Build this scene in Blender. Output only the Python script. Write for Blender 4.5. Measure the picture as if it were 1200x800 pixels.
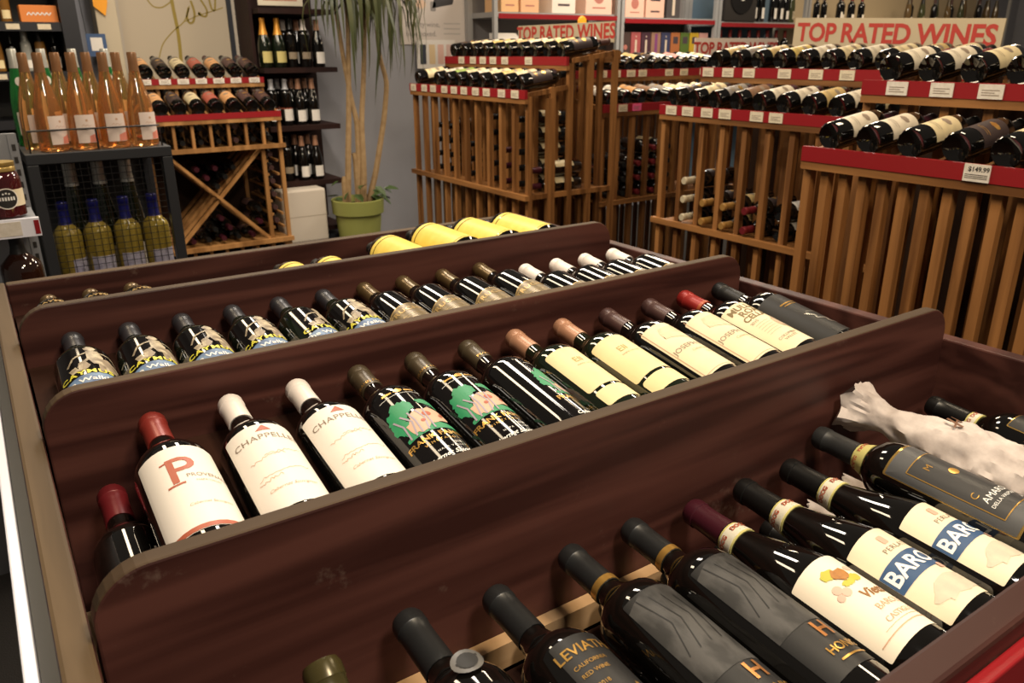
import bpy, bmesh, math, random
from math import sin, cos, tan, pi, radians
from mathutils import Vector, Matrix, noise

random.seed(7)
SC = bpy.context.scene
for o in list(bpy.data.objects):
    bpy.data.objects.remove(o, do_unlink=True)
COL = SC.collection

# ------------------------------------------------------------------ camera
cam_d = bpy.data.cameras.new('camera'); cam = bpy.data.objects.new('camera', cam_d); COL.objects.link(cam)
F_PX, PITCH, ROLL, YAW = 922.24, radians(20.227), radians(-.3075), radians(33.852)
fw0 = Vector((sin(YAW), cos(YAW), 0)); rt0 = Vector((cos(YAW), -sin(YAW), 0)); up0 = Vector((0, 0, 1))
fw = fw0*cos(PITCH) - up0*sin(PITCH); u1 = fw0*sin(PITCH) + up0*cos(PITCH)
rt = rt0*cos(ROLL) + u1*sin(ROLL); up = u1*cos(ROLL) - rt0*sin(ROLL)
cm = Matrix((rt, up, -fw)).transposed().to_4x4(); cm.translation = Vector((0, 0, 1.35))
cam.matrix_world = cm
cam_d.sensor_width = 36; cam_d.lens = F_PX/1200*36; cam_d.clip_start = .02; cam_d.clip_end = 60
cam_d.dof.use_dof = True; cam_d.dof.focus_distance = .95; cam_d.dof.aperture_fstop = 12
SC.camera = cam

# ------------------------------------------------------------------ world, lamps, exposure
w = bpy.data.worlds.new('world'); SC.world = w; w.use_nodes = True
w.node_tree.nodes['Background'].inputs[0].default_value = (1, .86, .72, 1)
w.node_tree.nodes['Background'].inputs[1].default_value = .07
def area(loc, target, size, power, colr=(1, .84, .64), sy=None):
    l = bpy.data.lights.new('ceiling_lamp', 'AREA'); l.energy = power; l.color = colr
    l.size = size
    if sy: l.shape = 'RECTANGLE'; l.size_y = sy
    o = bpy.data.objects.new('ceiling_lamp', l); COL.objects.link(o); o.location = loc
    o.rotation_euler = (Vector(target)-Vector(loc)).to_track_quat('-Z', 'Y').to_euler()
    return o
WARM = (1, .80, .55); NEUT = (1, .89, .75)
for x, y, sx, sy, pw, c in ((.35, -.75, .34, .34, 30, NEUT), (.75, .05, .34, .34, 26, WARM), (1.15, 3.1, .30, 2.3, 50, NEUT), (-.05, 3.1, .26, 2.3, 26, WARM), (2.4, 1.2, .30, .60, 12, WARM),
                            (3.1, 3.4, .5, .9, 26, WARM), (4.6, 3.9, .8, .8, 48, NEUT), (7.8, 3.6, .9, .9, 44, WARM)):
    area((x, y, 2.8), (x, y, 0), sx, pw, c, sy)
SC.view_settings.view_transform = 'Standard'; SC.view_settings.look = 'None'
SC.view_settings.gamma = 1; SC.view_settings.use_curve_mapping = False
SC.view_settings.exposure = 0.45

# ------------------------------------------------------------------ materials
MATS = {}
def mat(name, c, rough=.5, metal=0, spec=.5, coat=0, trans=0, var=0, vscale=20, bump=0, emit=0, tint=None, stretch=(1, 1, 1)):
    """principled material; var mixes c with tint by object-space noise, bump adds fine relief"""
    if name in MATS: return MATS[name]
    m = bpy.data.materials.new(name); m.use_nodes = True; MATS[name] = m
    nt = m.node_tree; b = nt.nodes['Principled BSDF']
    b.inputs['Base Color'].default_value = (*c, 1); b.inputs['Roughness'].default_value = rough
    b.inputs['Metallic'].default_value = metal; b.inputs['Specular IOR Level'].default_value = spec
    b.inputs['Coat Weight'].default_value = coat; b.inputs['Coat Roughness'].default_value = .04
    b.inputs['Transmission Weight'].default_value = trans
    if emit:
        b.inputs['Emission Color'].default_value = (*c, 1); b.inputs['Emission Strength'].default_value = emit
    if var or bump:
        tc = nt.nodes.new('ShaderNodeTexCoord'); mp = nt.nodes.new('ShaderNodeMapping')
        mp.inputs['Scale'].default_value = stretch
        nz = nt.nodes.new('ShaderNodeTexNoise'); nz.inputs['Scale'].default_value = vscale; nz.inputs['Detail'].default_value = 5
        nt.links.new(tc.outputs['Object'], mp.inputs[0]); nt.links.new(mp.outputs[0], nz.inputs['Vector'])
        if var:
            t = tint or tuple(x*.6 for x in c)
            cr = nt.nodes.new('ShaderNodeValToRGB')
            cr.color_ramp.elements[0].position = .5-.3*var; cr.color_ramp.elements[1].position = .5+.3*var
            cr.color_ramp.elements[0].color = (*t, 1); cr.color_ramp.elements[1].color = (*c, 1)
            nt.links.new(nz.outputs['Fac'], cr.inputs[0]); nt.links.new(cr.outputs[0], b.inputs['Base Color'])
        if bump:
            bp = nt.nodes.new('ShaderNodeBump'); bp.inputs['Strength'].default_value = bump; bp.inputs['Distance'].default_value = .004
            nt.links.new(nz.outputs['Fac'], bp.inputs['Height']); nt.links.new(bp.outputs[0], b.inputs['Normal'])
    return m
def wood(name, dark, light, rough=.45, stretch=(1.5, 30, 30), rings=7, scratch=0, spec=.4, seed_by_object=True):
    m = bpy.data.materials.new(name); m.use_nodes = True; MATS[name] = m
    nt = m.node_tree; b = nt.nodes['Principled BSDF']; L = nt.links.new; N = nt.nodes.new
    tc = N('ShaderNodeTexCoord'); mp = N('ShaderNodeMapping'); mp.inputs['Scale'].default_value = stretch
    add = N('ShaderNodeVectorMath'); add.operation = 'ADD'
    oi = N('ShaderNodeObjectInfo'); mu = N('ShaderNodeMath'); mu.operation = 'MULTIPLY'; mu.inputs[1].default_value = 37
    L(oi.outputs['Random'], mu.inputs[0]); L(tc.outputs['Object'], mp.inputs[0]); L(mp.outputs[0], add.inputs[0]); L(mu.outputs[0], add.inputs[1])
    n1 = N('ShaderNodeTexNoise'); n1.inputs['Scale'].default_value = 1.0; n1.inputs['Detail'].default_value = 7; n1.inputs['Distortion'].default_value = .6
    n2 = N('ShaderNodeTexNoise'); n2.inputs['Scale'].default_value = .22; n2.inputs['Detail'].default_value = 3; n2.inputs['Distortion'].default_value = .4
    L(add.outputs[0], n1.inputs['Vector']); L(add.outputs[0], n2.inputs['Vector'])
    sn = N('ShaderNodeMath'); sn.operation = 'MULTIPLY'; sn.inputs[1].default_value = rings*6
    si = N('ShaderNodeMath'); si.operation = 'SINE'; L(n2.outputs['Fac'], sn.inputs[0]); L(sn.outputs[0], si.inputs[0])
    mx = N('ShaderNodeMath'); mx.operation = 'MULTIPLY_ADD'; mx.inputs[1].default_value = .16; L(si.outputs[0], mx.inputs[0]); L(n1.outputs['Fac'], mx.inputs[2])
    cr = N('ShaderNodeValToRGB'); cr.color_ramp.elements[0].position = .28; cr.color_ramp.elements[1].position = .74
    cr.color_ramp.elements[0].color = (*dark, 1); cr.color_ramp.elements[1].color = (*light, 1)
    L(mx.outputs[0], cr.inputs[0]); out = cr.outputs[0]
    if scratch:
        n3 = N('ShaderNodeTexNoise'); n3.inputs['Scale'].default_value = 16; n3.inputs['Detail'].default_value = 9; n3.inputs['Roughness'].default_value = .7
        L(tc.outputs['Object'], n3.inputs['Vector'])
        c3 = N('ShaderNodeValToRGB'); c3.color_ramp.elements[0].position = .64; c3.color_ramp.elements[1].position = .80
        L(n3.outputs['Fac'], c3.inputs[0])
        ms = N('ShaderNodeMath'); ms.operation = 'MULTIPLY'; ms.inputs[1].default_value = scratch; L(c3.outputs[0], ms.inputs[0])
        mixn = N('ShaderNodeMixRGB'); L(ms.outputs[0], mixn.inputs[0]); L(out, mixn.inputs[1]); mixn.inputs[2].default_value = (.25, .18, .14, 1); out = mixn.outputs[0]
    L(out, b.inputs['Base Color']); b.inputs['Roughness'].default_value = rough; b.inputs['Specular IOR Level'].default_value = spec
    bp = N('ShaderNodeBump'); bp.inputs['Strength'].default_value = .12; bp.inputs['Distance'].default_value = .002
    L(n1.outputs['Fac'], bp.inputs['Height']); L(bp.outputs[0], b.inputs['Normal'])
    return m
M_BIN = wood('stained_dark_wood', (.036, .0110, .0085), (.096, .0345, .026), .48, (1.6, 14, 26), 9, .5, .28)
M_EDGE = wood('worn_board_edge', (.046, .025, .010), (.088, .052, .022), .7, (2, 30, 30), 4)
M_EDGEY = wood('worn_board_edge_long', (.062, .038, .017), (.115, .074, .036), .7, (30, 2, 30), 4)
M_BOARD = wood('rough_dark_board', (.022, .009, .006), (.04, .016, .01), .85, (1.6, 14, 26), 5, 0, .1)
M_PINE = wood('bare_pine', (.42, .26, .13), (.62, .42, .24), .6, (1.5, 25, 25), 4)
M_RACK = wood('rack_redwood', (.13, .050, .013), (.34, .150, .045), .5, (30, 30, 2), 4)
M_RACKH = wood('rack_redwood_rail', (.13, .050, .013), (.34, .150, .045), .5, (2, 30, 30), 4)
M_RACKL = wood('rack_pine', (.24, .11, .032), (.44, .22, .075), .5, (20, 20, 2), 4)
M_GLASS = mat('dark_wine_glass', (.0035, .003, .0025), .045, 0, .6, .5)
M_GREENG = mat('dark_green_glass', (.006, .010, .004), .05, 0, .6, .5)
M_RED = mat('red_price_rail', (.27, .011, .015), .35, 0, .5)
M_TAG = mat('cream_price_tag', (.72, .62, .45), .6, var=.6, vscale=120, tint=(.62, .53, .38))
M_TAGW = mat('white_price_tag', (.78, .72, .64), .6, var=.6, vscale=120, tint=(.66, .6, .5))
M_PINK = mat('pink_price_tag', (.85, .12, .30), .6)
M_INK = mat('black_ink', (.02, .018, .016), .5)
M_BLACKM = mat('black_steel', (.028, .030, .034), .45, .3)
M_WIRE = mat('black_wire', (.015, .015, .016), .4, .4)

# ------------------------------------------------------------------ mesh helpers
class MB:
    def __init__(s): s.v = []; s.f = []; s.mi = []; s.cur = 0
    def add(s, vs, fs):
        n = len(s.v); s.v += [tuple(v) for v in vs]; s.f += [tuple(i+n for i in f) for f in fs]; s.mi += [s.cur]*len(fs); return s
    def box(s, x0, x1, y0, y1, z0, z1):
        return s.add([(x0, y0, z0), (x1, y0, z0), (x1, y1, z0), (x0, y1, z0), (x0, y0, z1), (x1, y0, z1), (x1, y1, z1), (x0, y1, z1)],
                     [(0, 3, 2, 1), (4, 5, 6, 7), (0, 1, 5, 4), (1, 2, 6, 5), (2, 3, 7, 6), (3, 0, 4, 7)])
    def bar(s, p, q, wx, wz, upv=(0, 0, 1)):
        p = Vector(p); q = Vector(q); d = (q-p).normalized(); sd = d.cross(Vector(upv)).normalized(); u = sd.cross(d)
        vs = [e + sd*a*wx/2 + u*b*wz/2 for e in (p, q) for a, b in ((-1, -1), (1, -1), (1, 1), (-1, 1))]
        return s.add(vs, [(0, 1, 2, 3), (7, 6, 5, 4), (0, 4, 5, 1), (1, 5, 6, 2), (2, 6, 7, 3), (3, 7, 4, 0)])
    def lathe(s, prof, n=24, cap=True):
        k = len(prof); vs = []
        for r, z in prof:
            for i in range(n): t = 2*pi*i/n; vs.append((r*sin(t), -r*cos(t), z))
        fs = [(j*n+i, j*n+(i+1) % n, (j+1)*n+(i+1) % n, (j+1)*n+i) for j in range(k-1) for i in range(n)]
        if cap: fs += [tuple(range(n-1, -1, -1)), tuple((k-1)*n+i for i in range(n))]
        return s.add(vs, fs)
    def tube(s, pts, rad, n=8):
        pts = [Vector(p) for p in pts]; k = len(pts)
        rr = rad if isinstance(rad, (list, tuple)) else [rad]*k
        vs = []; ref = None
        for i, p in enumerate(pts):
            d = (pts[min(i+1, k-1)]-pts[max(i-1, 0)]).normalized()
            if ref is None: ref = d.orthogonal().normalized()
            a = (ref - d*ref.dot(d)).normalized(); ref = a; b = d.cross(a)
            for j in range(n): t = 2*pi*j/n; vs.append(p + (a*cos(t)+b*sin(t))*rr[i])
        fs = [(j*n+i, j*n+(i+1) % n, (j+1)*n+(i+1) % n, (j+1)*n+i) for j in range(k-1) for i in range(n)]
        fs += [tuple(range(n-1, -1, -1)), tuple((k-1)*n+i for i in range(n))]
        return s.add(vs, fs)
    def prism(s, poly, y0, y1):     # polygon in x,z pushed along y
        n = len(poly)
        vs = [(x, y0, z) for x, z in poly] + [(x, y1, z) for x, z in poly]
        return s.add(vs, [tuple(range(n)), tuple(range(2*n-1, n-1, -1))] + [(i, i+n, (i+1) % n+n, (i+1) % n) for i in range(n)])
    def mesh(s, name, mats, smooth=False, fix=True):
        me = bpy.data.meshes.new(name); me.from_pydata(s.v, [], s.f)
        for m in (mats if isinstance(mats, (list, tuple)) else [mats]): me.materials.append(m)
        me.polygons.foreach_set('material_index', s.mi)
        if fix:
            bm = bmesh.new(); bm.from_mesh(me); bmesh.ops.recalc_face_normals(bm, faces=bm.faces); bm.to_mesh(me); bm.free()
        if smooth: shade(me)
        me.update(); return me
    def build(s, name, mats, parent=None, smooth=False, bevel=0):
        o = link(name, s.mesh(name, mats, smooth), parent)
        if bevel:
            b = o.modifiers.new('bevel', 'BEVEL'); b.width = bevel; b.segments = 2; b.limit_method = 'ANGLE'
        return o
def shade(me, ang=38):
    me.polygons.foreach_set('use_smooth', [True]*len(me.polygons))
    try: me.set_sharp_from_angle(angle=radians(ang))
    except Exception: pass
def link(name, me, parent=None):
    o = bpy.data.objects.new(name, me); COL.objects.link(o)
    if parent: o.parent = parent
    return o
def tag(o, label, cat, group=None):
    o['label'] = label; o['category'] = cat
    if group: o['group'] = group
    return o
def struct(o): o['kind'] = 'structure'; return o
def thing(name, label, cat, M=None, group=None):
    o = link(name, None); o.empty_display_size = .05
    if M is not None: o.matrix_world = M
    return tag(o, label, cat, group)
def frame(base, axis, face):
    """z = bottle axis (base to neck), -y = the way the label looks"""
    z = Vector(axis).normalized(); f = Vector(face); f = (f - z*f.dot(z)).normalized(); y = -f; x = y.cross(z)
    m = Matrix((x, y, z)).transposed().to_4x4(); m.translation = Vector(base); return m
def T(x, y, z): return Matrix.Translation((x, y, z))

# ---- flat print: text and outlines as 2-D meshes, later wrapped on a cylinder or laid on a plane
def text2d(s, size, x=0, z=0, align='CENTER', bold=0, shear=0, space=1.0):
    cu = bpy.data.curves.new('text', 'FONT'); cu.body = s; cu.size = size; cu.align_x = align; cu.align_y = 'CENTER'
    cu.offset = bold; cu.shear = shear; cu.space_character = space; cu.resolution_u = 3; cu.fill_mode = 'FRONT'
    o = bpy.data.objects.new('text', cu); me = bpy.data.meshes.new_from_object(o)
    vs = [(v.co.x+x, v.co.y+z) for v in me.vertices]; fs = [tuple(p.vertices) for p in me.polygons]
    bpy.data.objects.remove(o); bpy.data.meshes.remove(me); bpy.data.curves.remove(cu)
    return vs, fs
def poly2d(pts): return list(pts), [tuple(range(len(pts)))]
def rect2d(x0, x1, z0, z1): return poly2d([(x0, z0), (x1, z0), (x1, z1), (x0, z1)])
def rrect2d(x0, x1, z0, z1, r=.004, arch=0):
    p = []
    for cx, cz, a in ((x1-r, z0+r, -90), (x1-r, z1-r, 0), (x0+r, z1-r, 90), (x0+r, z0+r, 180)):
        if a == 90 and arch:
            for i in range(1, 8): t = i/8; p.append((x1-r+(x0-x1+2*r)*t, z1+arch*4*t*(1-t)))
        for i in range(4): t = radians(a+30*i); p.append((cx+r*cos(t), cz+r*sin(t)))
    return poly2d(p)
def disc2d(x, z, rx, rz=None, n=14):
    rz = rz or rx; return poly2d([(x+rx*cos(2*pi*i/n), z+rz*sin(2*pi*i/n)) for i in range(n)])
def blob2d(x, z, rx, rz, seed, n=22, amp=.22):
    rnd = random.Random(seed)
    return poly2d([(x+rx*(1+rnd.uniform(-amp, amp))*cos(2*pi*i/n), z+rz*(1+rnd.uniform(-amp, amp))*sin(2*pi*i/n)) for i in range(n)])
def line2d(pts, wd):
    vs = []; fs = []
    for a, b in zip(pts, pts[1:]):
        dx, dz = b[0]-a[0], b[1]-a[1]; l = math.hypot(dx, dz) or 1; nx, nz = -dz/l*wd/2, dx/l*wd/2; k = len(vs)
        vs += [(a[0]+nx, a[1]+nz), (a[0]-nx, a[1]-nz), (b[0]-nx, b[1]-nz), (b[0]+nx, b[1]+nz)]; fs.append((k, k+1, k+2, k+3))
    return vs, fs
def join2d(*parts):
    V = []; Fs = []
    for v, f in parts:
        k = len(V); V += v; Fs += [tuple(i+k for i in q) for q in f]
    return V, Fs
def wrap(geo, R, off, name, m, step=.2):
    """lay a 2-D print around a cylinder of radius R (x runs along the arc, z up the bottle)"""
    bm = bmesh.new(); vs = [bm.verts.new((x, 0, z)) for x, z in geo[0]]
    for f in geo[1]:
        try: bm.faces.new([vs[i] for i in f])
        except Exception: pass
    bmesh.ops.triangulate(bm, faces=bm.faces[:])
    xs = [x for x, z in geo[0]]; x0, x1 = min(xs), max(xs); st = R*step; k = math.floor(x0/st)+1
    while k*st < x1:
        bmesh.ops.bisect_plane(bm, geom=bm.verts[:]+bm.edges[:]+bm.faces[:], plane_co=(k*st, 0, 0), plane_no=(1, 0, 0)); k += 1
    for v in bm.verts:
        t = v.co.x/R; r = R+off; v.co = Vector((r*sin(t), -r*cos(t), v.co.z))
    for f in bm.faces:
        f.normal_update(); c = f.calc_center_median()
        if f.normal.x*c.x+f.normal.y*c.y < 0: f.normal_flip()
    me = bpy.data.meshes.new(name); bm.to_mesh(me); bm.free(); me.materials.append(m); shade(me, 60); return me
def flat(geo, name, m, y=0):
    """lay a 2-D print on a plane facing -y"""
    bm = bmesh.new(); vs = [bm.verts.new((x, y, z)) for x, z in geo[0]]
    for f in geo[1]:
        try: bm.faces.new([vs[i] for i in f])
        except Exception: pass
    bmesh.ops.triangulate(bm, faces=bm.faces[:])
    for f in bm.faces:
        f.normal_update()
        if f.normal.y > 0: f.normal_flip()
    me = bpy.data.meshes.new(name); bm.to_mesh(me); bm.free(); me.materials.append(m); return me

# ------------------------------------------------------------------ bottles
def prof_bordeaux(R=.0375, H=.30, sh=.19):
    return [(.006, .010), (R*.7, .004), (R*.9, 0), (R, .005), (R, sh), (R*.97, sh+.008), (R*.87, sh+.018), (R*.66, sh+.027), (R*.48, sh+.034), (.0152, sh+.046), (.0145, H-.03), (.0147, H-.016), (.0155, H-.015), (.0155, H-.004), (.0135, H), (.004, H)]
def prof_burgundy(R=.041, H=.295):
    return [(.006, .010), (R*.7, .004), (R*.9, 0), (R, .006), (R, .118), (R*.97, .135), (R*.88, .155), (R*.74, .176), (R*.58, .198), (R*.46, .220), (.0162, .243), (.0150, H-.03), (.0150, H-.015), (.0162, H-.014), (.0160, H-.004), (.0135, H), (.004, H)]
def prof_rose(R=.043, H=.305):
    return [(.006, .012), (R*.75, .004), (R*.95, 0), (R, .008), (R*.985, .05), (R*.95, .10), (R*.86, .14), (R*.68, .18), (R*.48, .215), (.016, .245), (.0145, .27), (.0145, H-.004), (.0130, H), (.004, H)]
def prof_hock(R=.037, H=.335):
    return [(.006, .010), (R*.75, .003), (R*.95, 0), (R, .005), (R, .13), (R*.94, .16), (R*.78, .20), (R*.58, .24), (.0165, .27), (.0145, .29), (.0145, H-.004), (.013, H), (.004, H)]
def prof_jug(R=.045, H=.26):
    return [(.006, .008), (R*.8, .003), (R, .006), (R, .11), (R*.93, .14), (R*.6, .165), (.017, .18), (.0145, .2), (.0145, H-.004), (.013, H), (.004, H)]
def radius_at(prof, z):
    best = 0
    for (r0, z0), (r1, z1) in zip(prof[2:], prof[3:]):
        if z0 <= z <= z1 and z1 > z0: return r0+(r1-r0)*(z-z0)/(z1-z0)
    return prof[-2][0]
def capsule_prof(prof, z0, extra=.0008):
    H = prof[-1][1]; p = [(radius_at(prof, z0)*.96, z0), (radius_at(prof, z0)+extra, z0)]
    for r, z in prof:
        if z > z0+.002 and r > .006: p.append((r+extra, z+(extra if z > H-.003 else 0)))
    p.append((.003, H+extra)); return p
class Proto:
    """meshes of one kind of bottle: parts are (name, mesh, index of the part it sits on)"""
    def __init__(s, prof, glass=None, n=26, cap=None, capz=None, capname='capsule'):
        s.prof = prof; s.n = n; s.parts = []; s.R = max(r for r, z in prof); s.H = prof[-1][1]
        s.parts.append(('glass_body', MB().lathe(prof, n).mesh('glass_body', glass or M_GLASS, True), None))
        if cap:
            z0 = capz if capz else s.H-.062
            s.parts.append((capname, MB().lathe(capsule_prof(prof, z0), max(12, n*3//4)).mesh(capname, cap, True), None))
    def ring(s, z0, z1, m, name='neck_band', on=None, off=.0016):
        p = [(radius_at(s.prof, z0)*.95, z0), (radius_at(s.prof, z0)+off, z0), (radius_at(s.prof, z1)+off, z1), (radius_at(s.prof, z1)*.95, z1)]
        s.parts.append((name, MB().lathe(p, max(12, s.n*3//4), False).mesh(name, m, True), on)); return len(s.parts)-1
    def label(s, geo, m, name='label', off=.0005, R=None, on=None):
        s.parts.append((name, wrap(geo, R or s.R, off, name, m), on)); return len(s.parts)-1
    def print(s, on, geo, m, name='label_print', off=.0009, R=None):
        s.parts.append((name, wrap(geo, R or s.R, off, name, m), on)); return s
    def put(s, M, label, name='wine_bottle', cat='wine bottle', group=None):
        root = thing(name, label, cat, M, group); obs = []
        for nm, me, on in s.parts: obs.append(link(nm, me, root if on is None else obs[on]))
        return root
UPV = Vector((0, 0, 1))
def lie(proto, tip, alpha=0, yaw=0, roll=0, **kw):
    """lay a bottle with its neck tip at tip, neck to the back (+y turned by yaw), raised by alpha degrees, label up"""
    a = radians(alpha); q = radians(yaw)
    ax = Vector((sin(q)*cos(a), cos(q)*cos(a), sin(a)))
    fc = Matrix.Rotation(radians(roll), 3, ax) @ (UPV + Vector((.06, -.3, 0)))
    return proto.put(frame(Vector(tip)-ax*proto.H, ax, fc), **kw)
# ================================================================== the room
M_WALL = mat('grey_blue_paint', (.285, .285, .315), .75, var=.5, vscale=3, tint=(.262, .258, .28), bump=.05)
M_CARPET = mat('dark_carpet', (.018, .014, .011), .95, var=.8, vscale=240, bump=.6)
struct(MB().box(-4, 12, -3, 6, -.05, 0).build('floor', M_CARPET))
struct(MB().box(-4, 12, 5.45, 5.6, 0, 3.2).build('wall_back', M_WALL))
struct(MB().box(11.5, 11.7, -3, 5.45, 0, 3.2).build('wall_right', M_WALL))
struct(MB().box(.735, .848, 5.30, 5.45, 0, 3.2).build('trim_1', mat('cream_paint', (.56, .47, .33), .6), bevel=.004))

# ================================================================== display bin
DIV = [(.583, .603), (.989, 1.009), (1.378, 1.398)]
bin_ = thing('display_bin', 'large dark stained wooden display bin with three raised dividers, full of wine bottles', 'display bin', T(0, 0, 0))
def top_edge(o, m, axis=2, thr=.7):
    o.data.materials.append(m)
    for p in o.data.polygons:
        if p.normal.z > thr: p.material_index = 1
    return o
top_edge(MB().box(-.022, .004, .195, 1.815, .0, .925).build('side_board', M_BIN, bin_, bevel=.004), M_EDGEY)
top_edge(MB().box(1.206, 1.232, .195, 1.815, .0, .925).build('side_board', M_BIN, bin_, bevel=.003), M_BIN)
top_edge(MB().box(.005, 1.205, 1.790, 1.815, .0, .925).build('back_board', M_BIN, bin_, bevel=.003), M_EDGE)
MB().box(.005, 1.205, .198, .226, .0, .925).build('front_board', M_BIN, bin_, bevel=.004)
def divider_outline(x0, x1, z0, z1, r=.045):
    p = [(x0, z0), (x1, z0)]
    for i in range(9): t = radians(90*i/8); p.append((x1-r+r*cos(t), z1-r+r*sin(t)))
    for i in range(9): t = radians(90+90*i/8); p.append((x0+r+r*cos(t), z1-r+r*sin(t)))
    return p
for y0, y1 in DIV:
    o = MB().prism(divider_outline(.006, 1.204, .66, .98), y0, y1).build('divider', M_BIN, bin_, bevel=.0025)
    top_edge(o, M_EDGE, thr=.35)
A1 = 4
MB().box(.20, .60, .566, .5825, .7255, .757).build('cleat', M_PINE, bin_)['label'] = 'bare pine cleat'
MB().box(.005, 1.205, .604, 1.789, .662, .68).build('floor_board', M_PINE, bin_)
def sloped_board(x0, x1, y0, y1, ya, za, alpha, R):
    """support board under bottles whose axis passes (ya, za) and rises by alpha"""
    t = tan(radians(alpha)); d = R/cos(radians(alpha))+.0008; z = lambda y: za+(y-ya)*t-d
    MB().add([(x, y, z(y)-k) for k in (.012, 0) for x, y in ((x0, y0), (x1, y0), (x1, y1), (x0, y1))],
             [(0, 3, 2, 1), (4, 5, 6, 7), (0, 1, 5, 4), (1, 2, 6, 5), (2, 3, 7, 6), (3, 0, 4, 7)]).build('support_board', M_BOARD, bin_)
A2, A3, A4 = 9, 6.5, 4
sloped_board(.006, 1.204, .229, .561, .548, .7628, A1, .037)  # front floor: dark board colour carries the shade between the bottles
sloped_board(.118, 1.204, .612, .985, .97, .9265, A2, .0418)
sloped_board(.008, 1.204, 1.012, 1.374, 1.36, .925, A3, .039)
MB().box(-.036, -.0225, .25, 1.78, .86, .888).build('channel_mount', M_BLACKM, bin_)
MB().box(-.047, -.0365, .25, 1.78, .855, .900).build('price_channel', mat('white_price_channel', (.85, .86, .95), .25, 0, .6), bin_, bevel=.002)['label'] = 'white price channel along the outer side'
MB().box(.25, 1.2, .186, .1975, .862, .905).build('price_channel', M_RED, bin_, bevel=.002)['label'] = 'red price channel on the front'

# ------------------------------------------------------------------ label papers and inks
PAPER = mat('white_label_paper', (.86, .80, .72), .5, spec=.3)
CREAM = mat('cream_label_paper', (.84, .72, .42), .5, spec=.3, var=.6, vscale=14, tint=(.82, .66, .36))
CREAM2 = mat('ivory_label_paper', (.84, .74, .54), .5, spec=.3, var=.6, vscale=14, tint=(.82, .69, .45))
YELLOW = mat('yellow_label_paper', (.88, .68, .15), .45, spec=.3, var=.7, vscale=40, tint=(.80, .60, .10))
BLACKL = mat('black_label_paper', (.006, .005, .005), .07, 0, .5)
GREYL = mat('charcoal_label_paper', (.014, .014, .0145), .45)
INKR = mat('brick_red_ink', (.42, .10, .05), .5)
INKG = mat('grey_brown_ink', (.26, .20, .15), .5)
INKO = mat('pale_orange_ink', (.58, .36, .23), .5)
GOLD = mat('gold_foil', (.62, .36, .09), .3, .7)
WHITEI = mat('white_ink', (.85, .84, .8), .5)
CAP = lambda n, c, r=.38, me=.15: mat(n+'_capsule', c, r, me)
C_RED = CAP('dull_red', (.24, .026, .018)); C_WHITE = CAP('white', (.82, .74, .68), .45, 0); C_OLIVE = CAP('olive_brown', (.075, .055, .030))
C_TAN = CAP('copper_tan', (.46, .235, .14)); C_PLUM = CAP('dark_plum_brown', (.085, .042, .038)); C_BRED = CAP('bright_red', (.33, .022, .018))
C_BLACK = CAP('black', (.007, .007, .007)); C_CHAR = CAP('charcoal', (.018, .019, .020)); C_GOLDB = CAP('antique_gold', (.13, .085, .035), .3, .5)
C_SLATE = CAP('slate', (.026, .026, .032)); C_WINE = CAP('burgundy', (.055, .008, .016))
C_DRED = CAP('deep_red', (.15, .012, .016))

# ------------------------------------------------------------------ second compartment: twelve big-label bottles
pb = lambda R=.0375, H=.30, sh=.182: prof_bordeaux(R, H, sh)
def proto_p():
    p = Proto(pb(R=.0418), cap=C_RED, capz=.243); L = p.label(rrect2d(-.047, .047, .030, .176, .003), PAPER)
    p.print(L, rect2d(-.047, .047, .0305, .037), INKR)
    sv = [text2d('P', .062, -.004, .130, bold=.0004), rect2d(-.022, -.004, .1065, .1095), rect2d(-.022, -.010, .1490, .1515)]
    p.print(L, join2d(*sv), INKR); p.print(L, text2d('PROVENANCE', .0085, .026, .118), INKG)
    p.print(L, join2d(text2d('NAPA VALLEY', .0045, .02, .108), text2d('Cabernet Sauvignon', .0055, .012, .07, shear=.3)), INKO)
    return p
def proto_chap():
    p = Proto(pb(R=.0418), cap=C_WHITE, capz=.245); L = p.label(rrect2d(-.046, .046, .026, .178, .003), PAPER)
    p.print(L, poly2d([(-.008, .164), (.010, .164), (.002, .175)]), INKR)
    p.print(L, text2d('CHAPPELLET', .0135, .002, .152, space=1.05), INKG)
    rnd = random.Random(3); sc = []
    for z0, x0, x1 in ((.118, -.012, .03), (.112, -.03, .01), (.082, -.03, .028), (.074, -.032, -.004)):
        n = 18; sc.append(line2d([(x0+(x1-x0)*i/n, z0+rnd.uniform(-.0022, .0022)+.004*i/n) for i in range(n+1)], .0007))
    p.print(L, join2d(*sc, text2d('Cabernet Sauvignon', .0065, 0, .058, shear=.4)), INKO)
    return p
GREEN = mat('leaf_green_ink', (.02, .27, .11), .5); SAND = mat('sandy_pink_ink', (.62, .40, .27), .5); TRUNK = mat('lilac_grey_ink', (.36, .31, .38), .5)
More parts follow.
